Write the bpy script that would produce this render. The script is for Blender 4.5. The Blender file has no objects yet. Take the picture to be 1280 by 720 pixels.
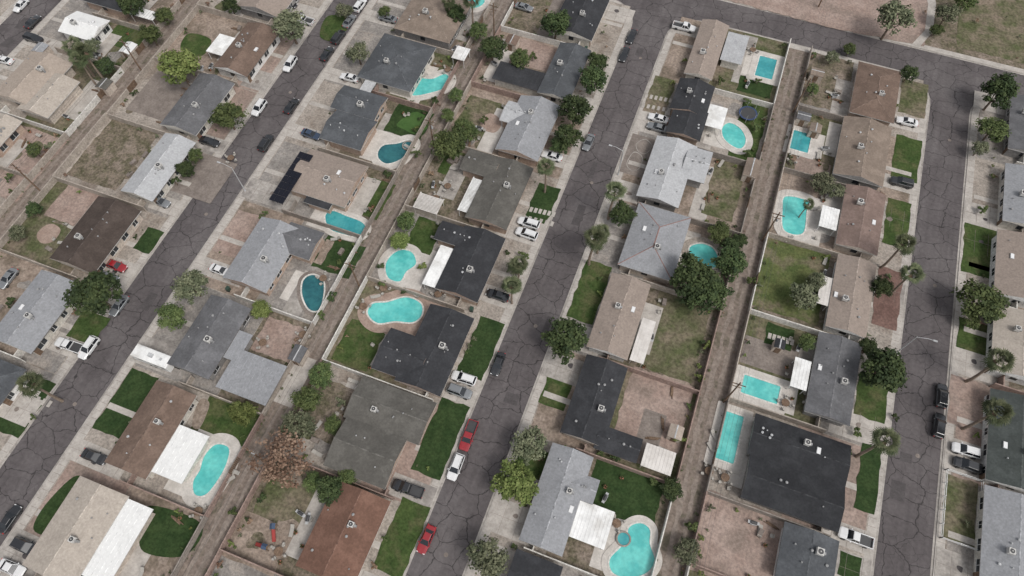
import bpy, math, random
from mathutils import Vector, Matrix
random.seed(7)
scene = bpy.context.scene
coll = scene.collection

# ------------------------------------------------------------------ camera
FOC = 853.3; HGT = 120.0
PIT = math.atan(1650/853.3); YAW = math.radians(20.5)
Fw = Vector((-math.sin(YAW), math.cos(YAW), 0)); Rt = Vector((math.cos(YAW), math.sin(YAW), 0))
D = Fw*math.cos(PIT)-Vector((0,0,1))*math.sin(PIT)
U = Fw*math.sin(PIT)+Vector((0,0,1))*math.cos(PIT)
cam = bpy.data.objects.new("Camera", bpy.data.cameras.new("Camera")); coll.objects.link(cam)
M = Matrix((Rt, U, -D)).transposed().to_4x4(); M.translation = Vector((0,0,HGT))
cam.matrix_world = M
cam.data.lens = 24; cam.data.sensor_width = 36; cam.data.clip_end = 5000; cam.data.clip_start = 1
scene.camera = cam

def G(px, py, z=0.15):
    """survey pick (aerial photo) -> true plan position in metres at height z"""
    a=(px-640)/FOC; b=(360-py)/FOC
    d = Rt*a + U*b + D
    t = (z-HGT)/d.z
    return (d.x*t, d.y*t)

# ------------------------------------------------------------------ world / light
w = bpy.data.worlds.new("World"); scene.world = w; w.use_nodes = True
nt = w.node_tree; bg = nt.nodes['Background']
sky = nt.nodes.new('ShaderNodeTexSky'); sky.sky_type='NISHITA'; sky.sun_disc=False
SE=math.radians(56); SR=math.radians(115)
sky.sun_elevation=SE; sky.sun_rotation=SR; sky.dust_density=4; sky.air_density=1.0
hs = nt.nodes.new('ShaderNodeHueSaturation'); hs.inputs['Saturation'].default_value=0.22
nt.links.new(sky.outputs[0], hs.inputs['Color']); nt.links.new(hs.outputs[0], bg.inputs[0])
bg.inputs[1].default_value=0.15
sl = bpy.data.lights.new("Sun",'SUN'); sl.energy=1.45; sl.angle=math.radians(16); sl.color=(1,0.965,0.915)
so = bpy.data.objects.new("Sun", sl); coll.objects.link(so)
sd = Vector((math.sin(SR)*math.cos(SE), math.cos(SR)*math.cos(SE), math.sin(SE)))
so.rotation_euler = sd.to_track_quat('Z','Y').to_euler()
scene.view_settings.view_transform='Standard'; scene.view_settings.look='None'; scene.view_settings.exposure=0

# ------------------------------------------------------------------ materials
MC={}
def ncol(c): return (c[0],c[1],c[2],1)
def mk(name, c1, c2, s=0.25, fine=2.5, fa=0.25, rough=0.9, c3=None, s3=0.08, spec=0.3, thr=(0.38,0.62)):
    if name in MC: return MC[name]
    m=bpy.data.materials.new(name); m.use_nodes=True; n=m.node_tree.nodes; l=m.node_tree.links
    b=n['Principled BSDF']; b.inputs['Roughness'].default_value=rough
    b.inputs['Specular IOR Level'].default_value=spec
    g=n.new('ShaderNodeNewGeometry')
    def noise(sc,det=4):
        t=n.new('ShaderNodeTexNoise'); t.inputs['Scale'].default_value=sc; t.inputs['Detail'].default_value=det
        t.inputs['Roughness'].default_value=0.65
        l.new(g.outputs['Position'],t.inputs['Vector']); return t
    def ramp(src,a,bb):
        r=n.new('ShaderNodeMapRange'); r.inputs[1].default_value=a; r.inputs[2].default_value=bb
        l.new(src,r.inputs[0]); return r.outputs[0]
    n1=noise(s); mx=n.new('ShaderNodeMixRGB'); mx.inputs[1].default_value=ncol(c1); mx.inputs[2].default_value=ncol(c2)
    l.new(ramp(n1.outputs[0],*thr),mx.inputs[0]); out=mx.outputs[0]
    if c3:
        n3=noise(s3,4); m3=n.new('ShaderNodeMixRGB'); l.new(ramp(n3.outputs[0],0.5,0.64),m3.inputs[0]); l.new(out,m3.inputs[1]); m3.inputs[2].default_value=ncol(c3); out=m3.outputs[0]
    n2=noise(fine,2); r=n.new('ShaderNodeMapRange'); r.inputs[1].default_value=0.3; r.inputs[2].default_value=0.7
    r.inputs[3].default_value=1-fa; r.inputs[4].default_value=1+fa; l.new(n2.outputs[0],r.inputs[0])
    mm=n.new('ShaderNodeVectorMath'); mm.operation='SCALE'; l.new(out,mm.inputs[0]); l.new(r.outputs[0],mm.inputs['Scale'])
    l.new(mm.outputs[0],b.inputs['Base Color'])
    MC[name]=m; return m
def flat(name,c,rough=0.5,metal=0,spec=0.5,coat=0):
    if name in MC: return MC[name]
    m=bpy.data.materials.new(name); m.use_nodes=True; n=m.node_tree.nodes; l=m.node_tree.links
    b=n['Principled BSDF']; b.inputs['Roughness'].default_value=rough; b.inputs['Metallic'].default_value=metal
    b.inputs['Specular IOR Level'].default_value=spec; b.inputs['Coat Weight'].default_value=coat
    t=n.new('ShaderNodeTexNoise'); t.inputs['Scale'].default_value=6
    mx=n.new('ShaderNodeMixRGB'); mx.inputs[1].default_value=ncol([x*0.88 for x in c]); mx.inputs[2].default_value=ncol([min(1,x*1.08) for x in c])
    l.new(t.outputs[0],mx.inputs[0]); l.new(mx.outputs[0],b.inputs['Base Color'])
    MC[name]=m; return m

def asphalt():
    m=mk('asphalt',(0.085,0.075,0.076),(0.108,0.096,0.097),s=0.1,fine=1.6,fa=0.13,rough=0.9,c3=(0.12,0.108,0.108),s3=0.05)
    n=m.node_tree.nodes; l=m.node_tree.links; b=n['Principled BSDF']
    src=b.inputs['Base Color'].links[0].from_socket
    g=n.new('ShaderNodeNewGeometry')
    ns=n.new('ShaderNodeTexNoise'); ns.inputs['Scale'].default_value=0.7; ns.inputs['Detail'].default_value=4
    l.new(g.outputs['Position'],ns.inputs['Vector'])
    ad=n.new('ShaderNodeVectorMath'); ad.operation='MULTIPLY_ADD'; l.new(ns.outputs['Color'],ad.inputs[0]); ad.inputs[1].default_value=(1.5,1.5,0); l.new(g.outputs['Position'],ad.inputs[2])
    mp=n.new('ShaderNodeMapping'); mp.inputs['Scale'].default_value=(0.9,0.03,1); l.new(g.outputs['Position'],mp.inputs['Vector'])
    st=n.new('ShaderNodeTexNoise'); st.inputs['Scale'].default_value=1.0; st.inputs['Detail'].default_value=3; l.new(mp.outputs[0],st.inputs['Vector'])
    r=n.new('ShaderNodeMapRange'); r.inputs[1].default_value=0.35; r.inputs[2].default_value=0.65; r.inputs[3].default_value=0.91; r.inputs[4].default_value=1.09; l.new(st.outputs[0],r.inputs[0])
    s=n.new('ShaderNodeVectorMath'); s.operation='SCALE'; l.new(src,s.inputs[0]); l.new(r.outputs[0],s.inputs['Scale']); prev=s.outputs[0]
    fd=n.new('ShaderNodeTexNoise'); fd.inputs['Scale'].default_value=0.16; fd.inputs['Detail'].default_value=2; l.new(g.outputs['Position'],fd.inputs['Vector'])
    fr=n.new('ShaderNodeMapRange'); fr.inputs[1].default_value=0.38; fr.inputs[2].default_value=0.56; l.new(fd.outputs[0],fr.inputs[0])
    for sc,wd,k,stt,fade in ((0.25,0.018,0.40,(0.75,1.0,1),False),(0.52,0.021,0.62,(0.9,1.05,1),True)):
        mp=n.new('ShaderNodeMapping'); mp.inputs['Scale'].default_value=stt; l.new(ad.outputs[0],mp.inputs['Vector'])
        v=n.new('ShaderNodeTexVoronoi'); v.voronoi_dimensions='2D'; v.feature='DISTANCE_TO_EDGE'; v.inputs['Scale'].default_value=sc; v.inputs['Randomness'].default_value=0.8
        l.new(mp.outputs[0],v.inputs['Vector'])
        r=n.new('ShaderNodeMapRange'); r.inputs[1].default_value=wd*0.4; r.inputs[2].default_value=wd*1.3; r.inputs[3].default_value=k; r.inputs[4].default_value=1
        l.new(v.outputs[0],r.inputs[0]); val=r.outputs[0]
        if fade:
            mxx=n.new('ShaderNodeMix'); mxx.data_type='FLOAT'; l.new(fr.outputs[0],mxx.inputs[0]); mxx.inputs[2].default_value=1.0; l.new(val,mxx.inputs[3]); val=mxx.outputs[0]
        s=n.new('ShaderNodeVectorMath'); s.operation='SCALE'; l.new(prev,s.inputs[0]); l.new(val,s.inputs['Scale']); prev=s.outputs[0]
    l.new(prev,b.inputs['Base Color']); return m
ASPH=asphalt()
CONC=mk('concrete',(0.34,0.313,0.285),(0.43,0.398,0.365),s=0.5,fine=3,fa=0.13)
DRIVE=mk('driveway_concrete',(0.29,0.267,0.243),(0.38,0.353,0.325),s=0.25,fine=2,fa=0.14,c3=(0.22,0.2,0.185),s3=0.2)
DECK=mk('pool_deck_concrete',(0.43,0.40,0.368),(0.53,0.498,0.462),s=0.5,fine=3,fa=0.1)
DECKB=mk('brown_deck',(0.26,0.19,0.155),(0.34,0.26,0.218),s=0.5,fine=3,fa=0.15)
GRASS=mk('grass',(0.036,0.060,0.019),(0.06,0.086,0.029),s=0.35,fine=2.5,fa=0.3,rough=1,spec=0.1,c3=(0.085,0.09,0.042),s3=0.2)
GRASSD=mk('dark_grass',(0.024,0.044,0.016),(0.038,0.061,0.023),s=0.35,fine=2.5,fa=0.28,rough=1,spec=0.1)
PUTT=mk('putting_green',(0.05,0.10,0.03),(0.065,0.12,0.038),s=0.35,fine=2.5,fa=0.1,rough=1,spec=0.1)
GRASSL=mk('light_grass',(0.07,0.092,0.034),(0.105,0.118,0.048),s=0.35,fine=2.5,fa=0.3,rough=1,spec=0.1,c3=(0.155,0.133,0.09),s3=0.15)
DRYG=mk('dry_grass',(0.15,0.13,0.09),(0.08,0.09,0.043),s=0.22,fine=1.8,fa=0.35,rough=1,spec=0.1,c3=(0.19,0.153,0.118),s3=0.12)
SCRUB=mk('scrub',(0.18,0.147,0.115),(0.095,0.088,0.056),s=0.5,fine=2.2,fa=0.4,rough=1,spec=0.1,c3=(0.215,0.176,0.145),s3=0.2)
DIRT=mk('dirt',(0.22,0.172,0.138),(0.295,0.238,0.197),s=0.25,fine=2,fa=0.27,c3=(0.15,0.12,0.092),s3=0.15)
PINK=mk('pink_gravel',(0.255,0.187,0.158),(0.325,0.252,0.217),s=0.2,fine=2.2,fa=0.25,c3=(0.215,0.168,0.142),s3=0.12)
GRAV=mk('gravel',(0.26,0.228,0.198),(0.355,0.316,0.278),s=0.3,fine=2.5,fa=0.3,c3=(0.2,0.166,0.138),s3=0.15)
GRAVG=mk('grey_gravel',(0.19,0.174,0.16),(0.26,0.24,0.222),s=0.3,fine=2.5,fa=0.28,c3=(0.28,0.248,0.218),s3=0.15)
REDG=mk('red_gravel',(0.125,0.074,0.062),(0.17,0.105,0.088),s=0.3,fine=2.5,fa=0.28)
PAVER=mk('pavers',(0.16,0.135,0.12),(0.22,0.188,0.166),s=0.4,fine=3,fa=0.2)
ALLEY=mk('alley_dirt',(0.165,0.132,0.111),(0.22,0.18,0.153),s=0.3,fine=1.6,fa=0.3,c3=(0.118,0.103,0.077),s3=0.3)
TRACK=mk('alley_track',(0.19,0.157,0.134),(0.245,0.205,0.177),s=0.4,fine=2,fa=0.25)
BARE=mk('worn_soil',(0.19,0.15,0.12),(0.27,0.22,0.182),s=0.6,fine=2.5,fa=0.3)
WALLM=[mk('block_wall_a',(0.30,0.26,0.225),(0.38,0.335,0.29),s=0.5),mk('block_wall_b',(0.22,0.193,0.17),(0.28,0.248,0.22),s=0.5),
       mk('block_wall_c',(0.23,0.165,0.14),(0.30,0.22,0.19),s=0.5),mk('block_wall_d',(0.5,0.48,0.45),(0.6,0.58,0.54),s=0.5)]
WOOD=mk('wood',(0.12,0.08,0.056),(0.19,0.13,0.09),s=1.5,fine=6)
WHITE=mk('white_paint',(0.64,0.64,0.63),(0.78,0.78,0.77),s=0.4,fine=2,fa=0.06,rough=0.6,c3=(0.56,0.55,0.53),s3=0.3)
CREAM=mk('cream_metal',(0.52,0.49,0.46),(0.63,0.6,0.57),s=0.4,fine=2,fa=0.06,rough=0.6)
GLASS=flat('window_glass',(0.03,0.035,0.04),0.08,spec=0.6)
METAL=mk('galvanised_metal',(0.34,0.345,0.35),(0.46,0.465,0.47),s=1.5,fine=5,fa=0.1,rough=0.6)
ACM=mk('cooler_housing',(0.44,0.43,0.41),(0.55,0.54,0.52),s=1.5,fine=5,fa=0.1,rough=0.6)
VENT=mk('vent_pipe',(0.22,0.22,0.22),(0.3,0.3,0.3),s=1.5,fine=5,fa=0.1,rough=0.6)
DARKM=flat('dark_metal',(0.05,0.05,0.052),0.5)
BARK=mk('bark',(0.10,0.075,0.055),(0.17,0.13,0.10),s=2,fine=8)
PALMT=mk('palm_trunk',(0.17,0.13,0.10),(0.24,0.19,0.15),s=2,fine=8)
TYRE=flat('tyre_rubber',(0.02,0.02,0.02),0.8)
CGLASS=flat('car_glass',(0.015,0.018,0.022),0.06,spec=0.7)
RED=flat('tail_lamp_red',(0.4,0.02,0.02),0.3); LAMP=flat('head_lamp_clear',(0.7,0.7,0.7),0.2)

def water(name,c1,c2):
    m=mk(name,c1,c2,s=0.3,fine=1.3,fa=0.1,rough=0.06,spec=0.5,thr=(0.42,0.58))  # two-tone noise puts a caustic-like light pattern into the water colour
    n=m.node_tree.nodes; l=m.node_tree.links; b=n['Principled BSDF']
    g=n.new('ShaderNodeNewGeometry'); t=n.new('ShaderNodeTexNoise'); t.inputs['Scale'].default_value=1.8
    l.new(g.outputs['Position'],t.inputs['Vector']); bp=n.new('ShaderNodeBump'); bp.inputs['Strength'].default_value=0.25; bp.inputs['Distance'].default_value=0.06
    l.new(t.outputs[0],bp.inputs['Height']); l.new(bp.outputs[0],b.inputs['Normal']); return m
WT={'t':water('pool_water_turquoise',(0.085,0.43,0.41),(0.14,0.53,0.49)),
    'b':water('pool_water_blue',(0.04,0.26,0.285),(0.07,0.335,0.35)),
    'd':water('pool_water_dark',(0.018,0.095,0.115),(0.03,0.14,0.155))}

def leafmat(name,cd,cl):
    m=bpy.data.materials.new(name); m.use_nodes=True; n=m.node_tree.nodes; l=m.node_tree.links
    b=n['Principled BSDF']; b.inputs['Roughness'].default_value=0.75; b.inputs['Specular IOR Level'].default_value=0.2
    g=n.new('ShaderNodeNewGeometry'); o=n.new('ShaderNodeObjectInfo')
    mx=n.new('ShaderNodeMixRGB'); mx.inputs[1].default_value=ncol(cd); mx.inputs[2].default_value=ncol(cl); l.new(g.outputs['Random Per Island'],mx.inputs[0])
    h=n.new('ShaderNodeHueSaturation'); r=n.new('ShaderNodeMapRange'); r.inputs[3].default_value=0.85; r.inputs[4].default_value=1.4
    l.new(o.outputs['Random'],r.inputs[0]); l.new(r.outputs[0],h.inputs['Value']); l.new(mx.outputs[0],h.inputs['Color'])
    r2=n.new('ShaderNodeMapRange'); r2.inputs[3].default_value=0.485; r2.inputs[4].default_value=0.51
    l.new(o.outputs['Random'],r2.inputs[0]); l.new(r2.outputs[0],h.inputs['Hue'])
    l.new(h.outputs[0],b.inputs['Base Color']); return m
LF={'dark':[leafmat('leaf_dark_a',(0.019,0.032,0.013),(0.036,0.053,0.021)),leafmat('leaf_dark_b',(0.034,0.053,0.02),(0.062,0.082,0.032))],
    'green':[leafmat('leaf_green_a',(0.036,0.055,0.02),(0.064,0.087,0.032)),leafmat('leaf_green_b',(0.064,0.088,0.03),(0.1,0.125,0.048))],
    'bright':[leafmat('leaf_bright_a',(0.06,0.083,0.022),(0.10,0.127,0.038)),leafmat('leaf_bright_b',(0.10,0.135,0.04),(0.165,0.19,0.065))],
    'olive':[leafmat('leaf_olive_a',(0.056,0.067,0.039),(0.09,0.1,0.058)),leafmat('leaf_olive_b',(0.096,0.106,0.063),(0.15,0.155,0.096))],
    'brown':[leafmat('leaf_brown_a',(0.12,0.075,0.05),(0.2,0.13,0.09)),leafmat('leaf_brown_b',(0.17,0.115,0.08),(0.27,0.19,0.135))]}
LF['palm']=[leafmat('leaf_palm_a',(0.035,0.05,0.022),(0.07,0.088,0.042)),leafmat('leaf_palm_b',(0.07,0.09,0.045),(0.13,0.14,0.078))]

# ------------------------------------------------------------------ mesh builder
class MB:
    def __init__(s): s.v=[];s.f=[];s.m=[]
    def poly(s,pts,mi=0):
        i=len(s.v); s.v+= [tuple(p) for p in pts]; s.f.append(tuple(range(i,i+len(pts)))); s.m.append(mi)
    def box(s,x0,y0,z0,x1,y1,z1,mi=0,top=None):
        i=len(s.v)
        s.v+=[(x0,y0,z0),(x1,y0,z0),(x1,y1,z0),(x0,y1,z0),(x0,y0,z1),(x1,y0,z1),(x1,y1,z1),(x0,y1,z1)]
        for k,f in enumerate([(0,3,2,1),(4,5,6,7),(0,1,5,4),(1,2,6,5),(2,3,7,6),(3,0,4,7)]):
            s.f.append(tuple(i+a for a in f)); s.m.append(top if (k==1 and top is not None) else mi)
    def cyl(s,p0,p1,r0,r1,n=8,mi=0,cap=True):
        p0=Vector(p0);p1=Vector(p1);d=(p1-p0).normalized()
        a=d.orthogonal().normalized();b=d.cross(a);i=len(s.v)
        for p,r in ((p0,r0),(p1,r1)):
            for k in range(n):
                t=2*math.pi*k/n; s.v.append(tuple(p+a*r*math.cos(t)+b*r*math.sin(t)))
        for k in range(n):
            j=(k+1)%n; s.f.append((i+k,i+j,i+n+j,i+n+k)); s.m.append(mi)
        if cap:
            s.f.append(tuple(i+n+k for k in range(n))); s.m.append(mi)
            s.f.append(tuple(i+k for k in reversed(range(n)))); s.m.append(mi)
    def mesh(s,name,mats,smooth=False):
        me=bpy.data.meshes.new(name); me.from_pydata(s.v,[],s.f)
        for m in mats: me.materials.append(m)
        me.polygons.foreach_set('material_index',s.m)
        if smooth: me.polygons.foreach_set('use_smooth',[True]*len(s.f))
        me.update(); return me
    def obj(s,name,mats,parent=None,smooth=False):
        o=bpy.data.objects.new(name,s.mesh(name,mats,smooth)); coll.objects.link(o)
        if parent: o.parent=parent
        return o
def empty(name,loc=(0,0,0)):
    e=bpy.data.objects.new(name,None); e.location=loc; e.empty_display_size=1; coll.objects.link(e); return e

# ------------------------------------------------------------------ ground, road, blocks
mb=MB(); mb.poly([(-3000,-3000,-0.06),(3000,-3000,-0.06),(3000,3000,-0.06),(-3000,3000,-0.06)]); mb.obj('ground',[DIRT])
mb=MB(); mb.poly([(-200,-170,0),(190,-170,0),(190,185,0),(-200,185,0)]); mb.obj('road',[ASPH])
XS=[-161.5,-88.5,-15.2,56.0,128.5]; HW=4.7; YC=149.0; YB=-150
ZT=0.13
def rrect(x0,y0,x1,y1,r):
    pts=[]
    for (cx,cy,a0) in ((x1-r,y1-r,0),(x0+r,y1-r,90),(x0+r,y0+r,180),(x1-r,y0+r,270)):
        for k in range(9):
            t=math.radians(a0+k*90/8); pts.append((cx+r*math.cos(t),cy+r*math.sin(t)))
    return pts
def ring(mb,a,b,z,mi=0):
    n=len(a)
    for k in range(n):
        j=(k+1)%n; mb.poly([(a[k][0],a[k][1],z),(a[j][0],a[j][1],z),(b[j][0],b[j][1],z),(b[k][0],b[k][1],z)],mi)
def block(x0,y0,x1,y1,mat):
    r=8
    o=rrect(x0,y0,x1,y1,r); kb=rrect(x0+.16,y0+.16,x1-.16,y1-.16,r-.16); inn=rrect(x0+1.5,y0+1.5,x1-1.5,y1-1.5,r-1.5); gut=rrect(x0-.4,y0-.4,x1+.4,y1+.4,r+.4)
    mb=MB(); mb.poly([(p[0],p[1],ZT) for p in inn]); mb.obj('ground_block',[mat])
    mb=MB(); n=len(o)
    for k in range(n):
        j=(k+1)%n; mb.poly([(o[j][0],o[j][1],0),(o[k][0],o[k][1],0),(o[k][0],o[k][1],ZT+.01),(o[j][0],o[j][1],ZT+.01)][::-1])
    ring(mb,o,kb,ZT+.01); ring(mb,gut,o,0.012,1)
    mb.obj('kerb',[CONC,DRIVE])
    mb=MB(); ring(mb,kb,inn,ZT+.004); mb.obj('sidewalk',[CONC])
    mb=MB(); y=y0+10
    while y<y1-9:
        mb.box(x0+.2,y,ZT,x0+1.48,y+.05,ZT+.007); mb.box(x1-1.48,y,ZT,x1-.2,y+.05,ZT+.007); y+=1.5
    mb.obj('sidewalk_joints',[PAVER])
for i in range(4): block(XS[i]+HW,YB,XS[i+1]-HW,YC-HW,GRAV)
block(-195,YC+HW,185,YC+60,SCRUB)
block(-195,YB,XS[0]-HW,YC-HW,GRAV); block(XS[4]+HW,YB,185,YC-HW,GRAV)
TAR=mk('tar_patch',(0.065,0.058,0.059),(0.085,0.077,0.077),s=0.6,fine=3,fa=.15)
for i in range(16):
    x=random.choice(XS[:4])+random.uniform(-3,3); y=random.uniform(-5,140); a=random.uniform(.5,1.3); b=random.uniform(.8,3)
    mb=MB(); mb.poly([(x-a,y-b,.005+i*.0003),(x+a,y-b+.1,.005+i*.0003),(x+a*.95,y+b,.005+i*.0003),(x-a,y+b,.005+i*.0003)]); mb.obj('asphalt_repair',[TAR])
for x in XS[1:4]:
    for y in (8,52,88,127):
        mb=MB(); mb.cyl((x+.6,y,-.02),(x+.6,y,.014),.38,.38,16); mb.obj('manhole_cover',[PAVER])

seq=[0]
HARD=set(m.name for m in (CONC,DRIVE,DECK,DECKB,PAVER))
def zl(cl):
    seq[0]+=1
    return ZT+0.006+cl*0.03+(seq[0]%70)*0.0004
def rough_edge(pts,amp=.22,step=1.3):
    out=[]
    n=len(pts)
    for k in range(n):
        a=Vector(pts[k]);b=Vector(pts[(k+1)%n]); L=(b-a).length; m=max(1,int(L/step)); nr=Vector((-(b-a).y,(b-a).x))
        if nr.length>0: nr.normalize()
        for j in range(m):
            p=a+(b-a)*(j/m)
            p+=nr*(random.uniform(-amp,amp) if j else 0); out.append((p.x,p.y))
    return out
def patchw(name,pts,mat,cl):
    z=zl(cl); mb=MB(); 
    A=sum(pts[k][0]*pts[(k+1)%len(pts)][1]-pts[(k+1)%len(pts)][0]*pts[k][1] for k in range(len(pts)))
    if A<0: pts=pts[::-1]
    if mat.name not in HARD and cl>0: pts=rough_edge(pts)
    mb.poly([(p[0],p[1],z) for p in pts]); return mb.obj(name,[mat])
def catmull(P,n=6):
    out=[];N=len(P)
    for i in range(N):
        p0,p1,p2,p3=[Vector(P[(i+k-1)%N]) for k in range(4)]
        for k in range(n):
            t=k/n; out.append(tuple(0.5*((2*p1)+(-p0+p2)*t+(2*p0-5*p1+4*p2-p3)*t*t+(-p0+3*p1-3*p2+p3)*t**3)))
    return out
def patch(name,mat,cl,*c,smooth=False):
    P=[G(c[i],c[i+1]) for i in range(0,len(c),2)]
    if smooth: P=catmull(P)
    return patchw(name,P,mat,cl)
def snap(c,z=0.15):
    """4 picks NW NE SE SW -> axis aligned plan rectangle"""
    p=[G(c[i],c[i+1],z) for i in range(0,8,2)]
    x0=(p[0][0]+p[3][0])/2; x1=(p[1][0]+p[2][0])/2; y1=(p[0][1]+p[1][1])/2; y0=(p[2][1]+p[3][1])/2
    return min(x0,x1),min(y0,y1),max(x0,x1),max(y0,y1)
def rp(name,mat,cl,*c):
    x0,y0,x1,y1=snap(c); return patchw(name,[(x0,y0),(x1,y0),(x1,y1),(x0,y1)],mat,cl)
FORB=[]

# alleys
ALX=[-125.0,-51.8,20.4,92.6]
for ax in ALX:
    patchw('alley',[(ax-2.6,YB+10),(ax+2.6,YB+10),(ax+2.6,YC-HW-1.5),(ax-2.6,YC-HW-1.5)],ALLEY,0)
    for s in (-0.85,0.85):
        z=zl(1); mb=MB(); y=YB+10; prev=None
        while y<YC-HW-2:
            xo=ax+s+math.sin(y*0.11)*0.25+random.uniform(-.15,.15); wd=random.uniform(.2,.6)
            cur=((xo-wd,y,z),(xo+wd,y,z))
            if prev: mb.poly([prev[0],prev[1],cur[1],cur[0]])
            prev=cur; y+=1.6
        mb.obj('alley_wheel_track',[TRACK])
    FORB.append((ax-2.2,YB,ax+2.2,YC))

# ------------------------------------------------------------------ houses
COL={'dk':(0.038,0.039,0.043),'blk':(0.030,0.031,0.034),'gr':(0.12,0.12,0.126),'lg':(0.265,0.27,0.283),'sv':(0.39,0.395,0.405),
 'bg':(0.078,0.083,0.09),'br':(0.145,0.103,0.082),'db':(0.068,0.053,0.046),'tan':(0.35,0.295,0.25),'pt':(0.275,0.228,0.197),'rb':(0.15,0.085,0.063),
 'gb':(0.10,0.095,0.086),'wh':(0.68,0.68,0.67),'bei':(0.39,0.345,0.30),'dg':(0.06,0.068,0.065),'tb':(0.2,0.16,0.131),'pk':(0.185,0.135,0.117)}
def roofmat(k):
    name='roof_'+k
    if name in MC: return MC[name]
    c=COL[k]; lt=k in('wh','sv','lg','bei','tan','pt')
    m=mk(name,[x*(0.89 if k!='wh' else .95) for x in c],[x*1.09 for x in c],s=0.3,fine=2.8,fa=0.11 if k!='wh' else .04,rough=0.95,c3=[x*(0.9 if lt else 1.2)+(0 if lt else .003) for x in c],s3=0.3,spec=0.2,thr=(.36,.64))
    n=m.node_tree.nodes; l=m.node_tree.links; b=n['Principled BSDF']; src=b.inputs['Base Color'].links[0].from_socket
    g=n.new('ShaderNodeNewGeometry'); v=n.new('ShaderNodeTexVoronoi'); v.inputs['Scale'].default_value=3.0; v.inputs['Randomness'].default_value=0.7
    l.new(g.outputs['Position'],v.inputs['Vector']); sp=n.new('ShaderNodeSeparateColor'); l.new(v.outputs['Color'],sp.inputs[0])
    r=n.new('ShaderNodeMapRange'); a=.07 if k!='wh' else .02; r.inputs[3].default_value=1-a; r.inputs[4].default_value=1+a; l.new(sp.outputs[0],r.inputs[0])
    s=n.new('ShaderNodeVectorMath'); s.operation='SCALE'; l.new(src,s.inputs[0]); l.new(r.outputs[0],s.inputs['Scale']); l.new(s.outputs[0],b.inputs['Base Color'])
    return m
WC=[mk('stucco_a',(0.42,0.36,0.31),(0.5,0.44,0.38)),mk('stucco_b',(0.6,0.59,0.57),(0.68,0.67,0.65)),mk('stucco_c',(0.2,0.19,0.185),(0.26,0.25,0.24)),
    mk('stucco_d',(0.34,0.25,0.2),(0.4,0.31,0.25)),mk('stucco_e',(0.5,0.47,0.42),(0.58,0.55,0.5))]
TRIM=mk('fascia_trim',(0.45,0.44,0.42),(0.55,0.54,0.52))
TRIMD=mk('fascia_trim_dark',(0.12,0.11,0.10),(0.17,0.16,0.15))
def roof(mb,x0,y0,x1,y1,ze,pitch,kind,th=0.18):
    if kind=='f':
        mb.box(x0,y0,ze,x1,y1,ze+th,1,top=0)
        k=x0+.9
        while k<x1-.5: mb.box(k,y0+.03,ze+th+.001,k+.05,y1-.03,ze+th+.03,3); k+=.9
        return ze+th
    W=x1-x0;L=y1-y0; ax='y' if L>=W else 'x'
    if kind[-1] in 'xy' and len(kind)>1: ax=kind[-1]
    if ax=='y': T=lambda a,b,z:(x0+a,y0+b,z); A,B=W,L
    else: T=lambda a,b,z:(x1-b,y0+a,z); A,B=L,W
    rise=pitch*A/2; off=A/2 if kind[0]=='h' else 0
    if off*2>B-0.5: off=(B-0.5)/2
    zb=ze+th
    e=[T(0,0,zb),T(A,0,zb),T(A,B,zb),T(0,B,zb)]; r0=T(A/2,off,zb+rise); r1=T(A/2,B-off,zb+rise)
    mb.poly([e[0],r0,r1,e[3]][::-1],0); mb.poly([e[1],e[2],r1,r0],0)
    mt=0 if off else 2
    mb.poly([e[0],e[1],r0],mt); mb.poly([e[2],e[3],r1],mt)
    b=[T(0,0,ze),T(A,0,ze),T(A,B,ze),T(0,B,ze)]
    for k in range(4):
        j=(k+1)%4; mb.poly([b[k],b[j],e[j],e[k]],1)
    mb.poly(b[::-1],1)
    def cap(p,q,wd=0.12):
        p=Vector(p);q=Vector(q); d=(q-p); s=Vector((-d.y,d.x,0)).normalized()*wd
        z=Vector((0,0,0.03)); zl_=Vector((0,0,-0.01))
        mb.poly([p-s+zl_,q-s+zl_,q+z,p+z][::-1],3); mb.poly([p+z,q+z,q+s+zl_,p+s+zl_][::-1],3)
    cap(r0,r1)
    if off:
        for c,r in ((e[0],r0),(e[1],r0),(e[2],r1),(e[3],r1)): cap(c,r,0.1)
    return zb+rise
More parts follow.
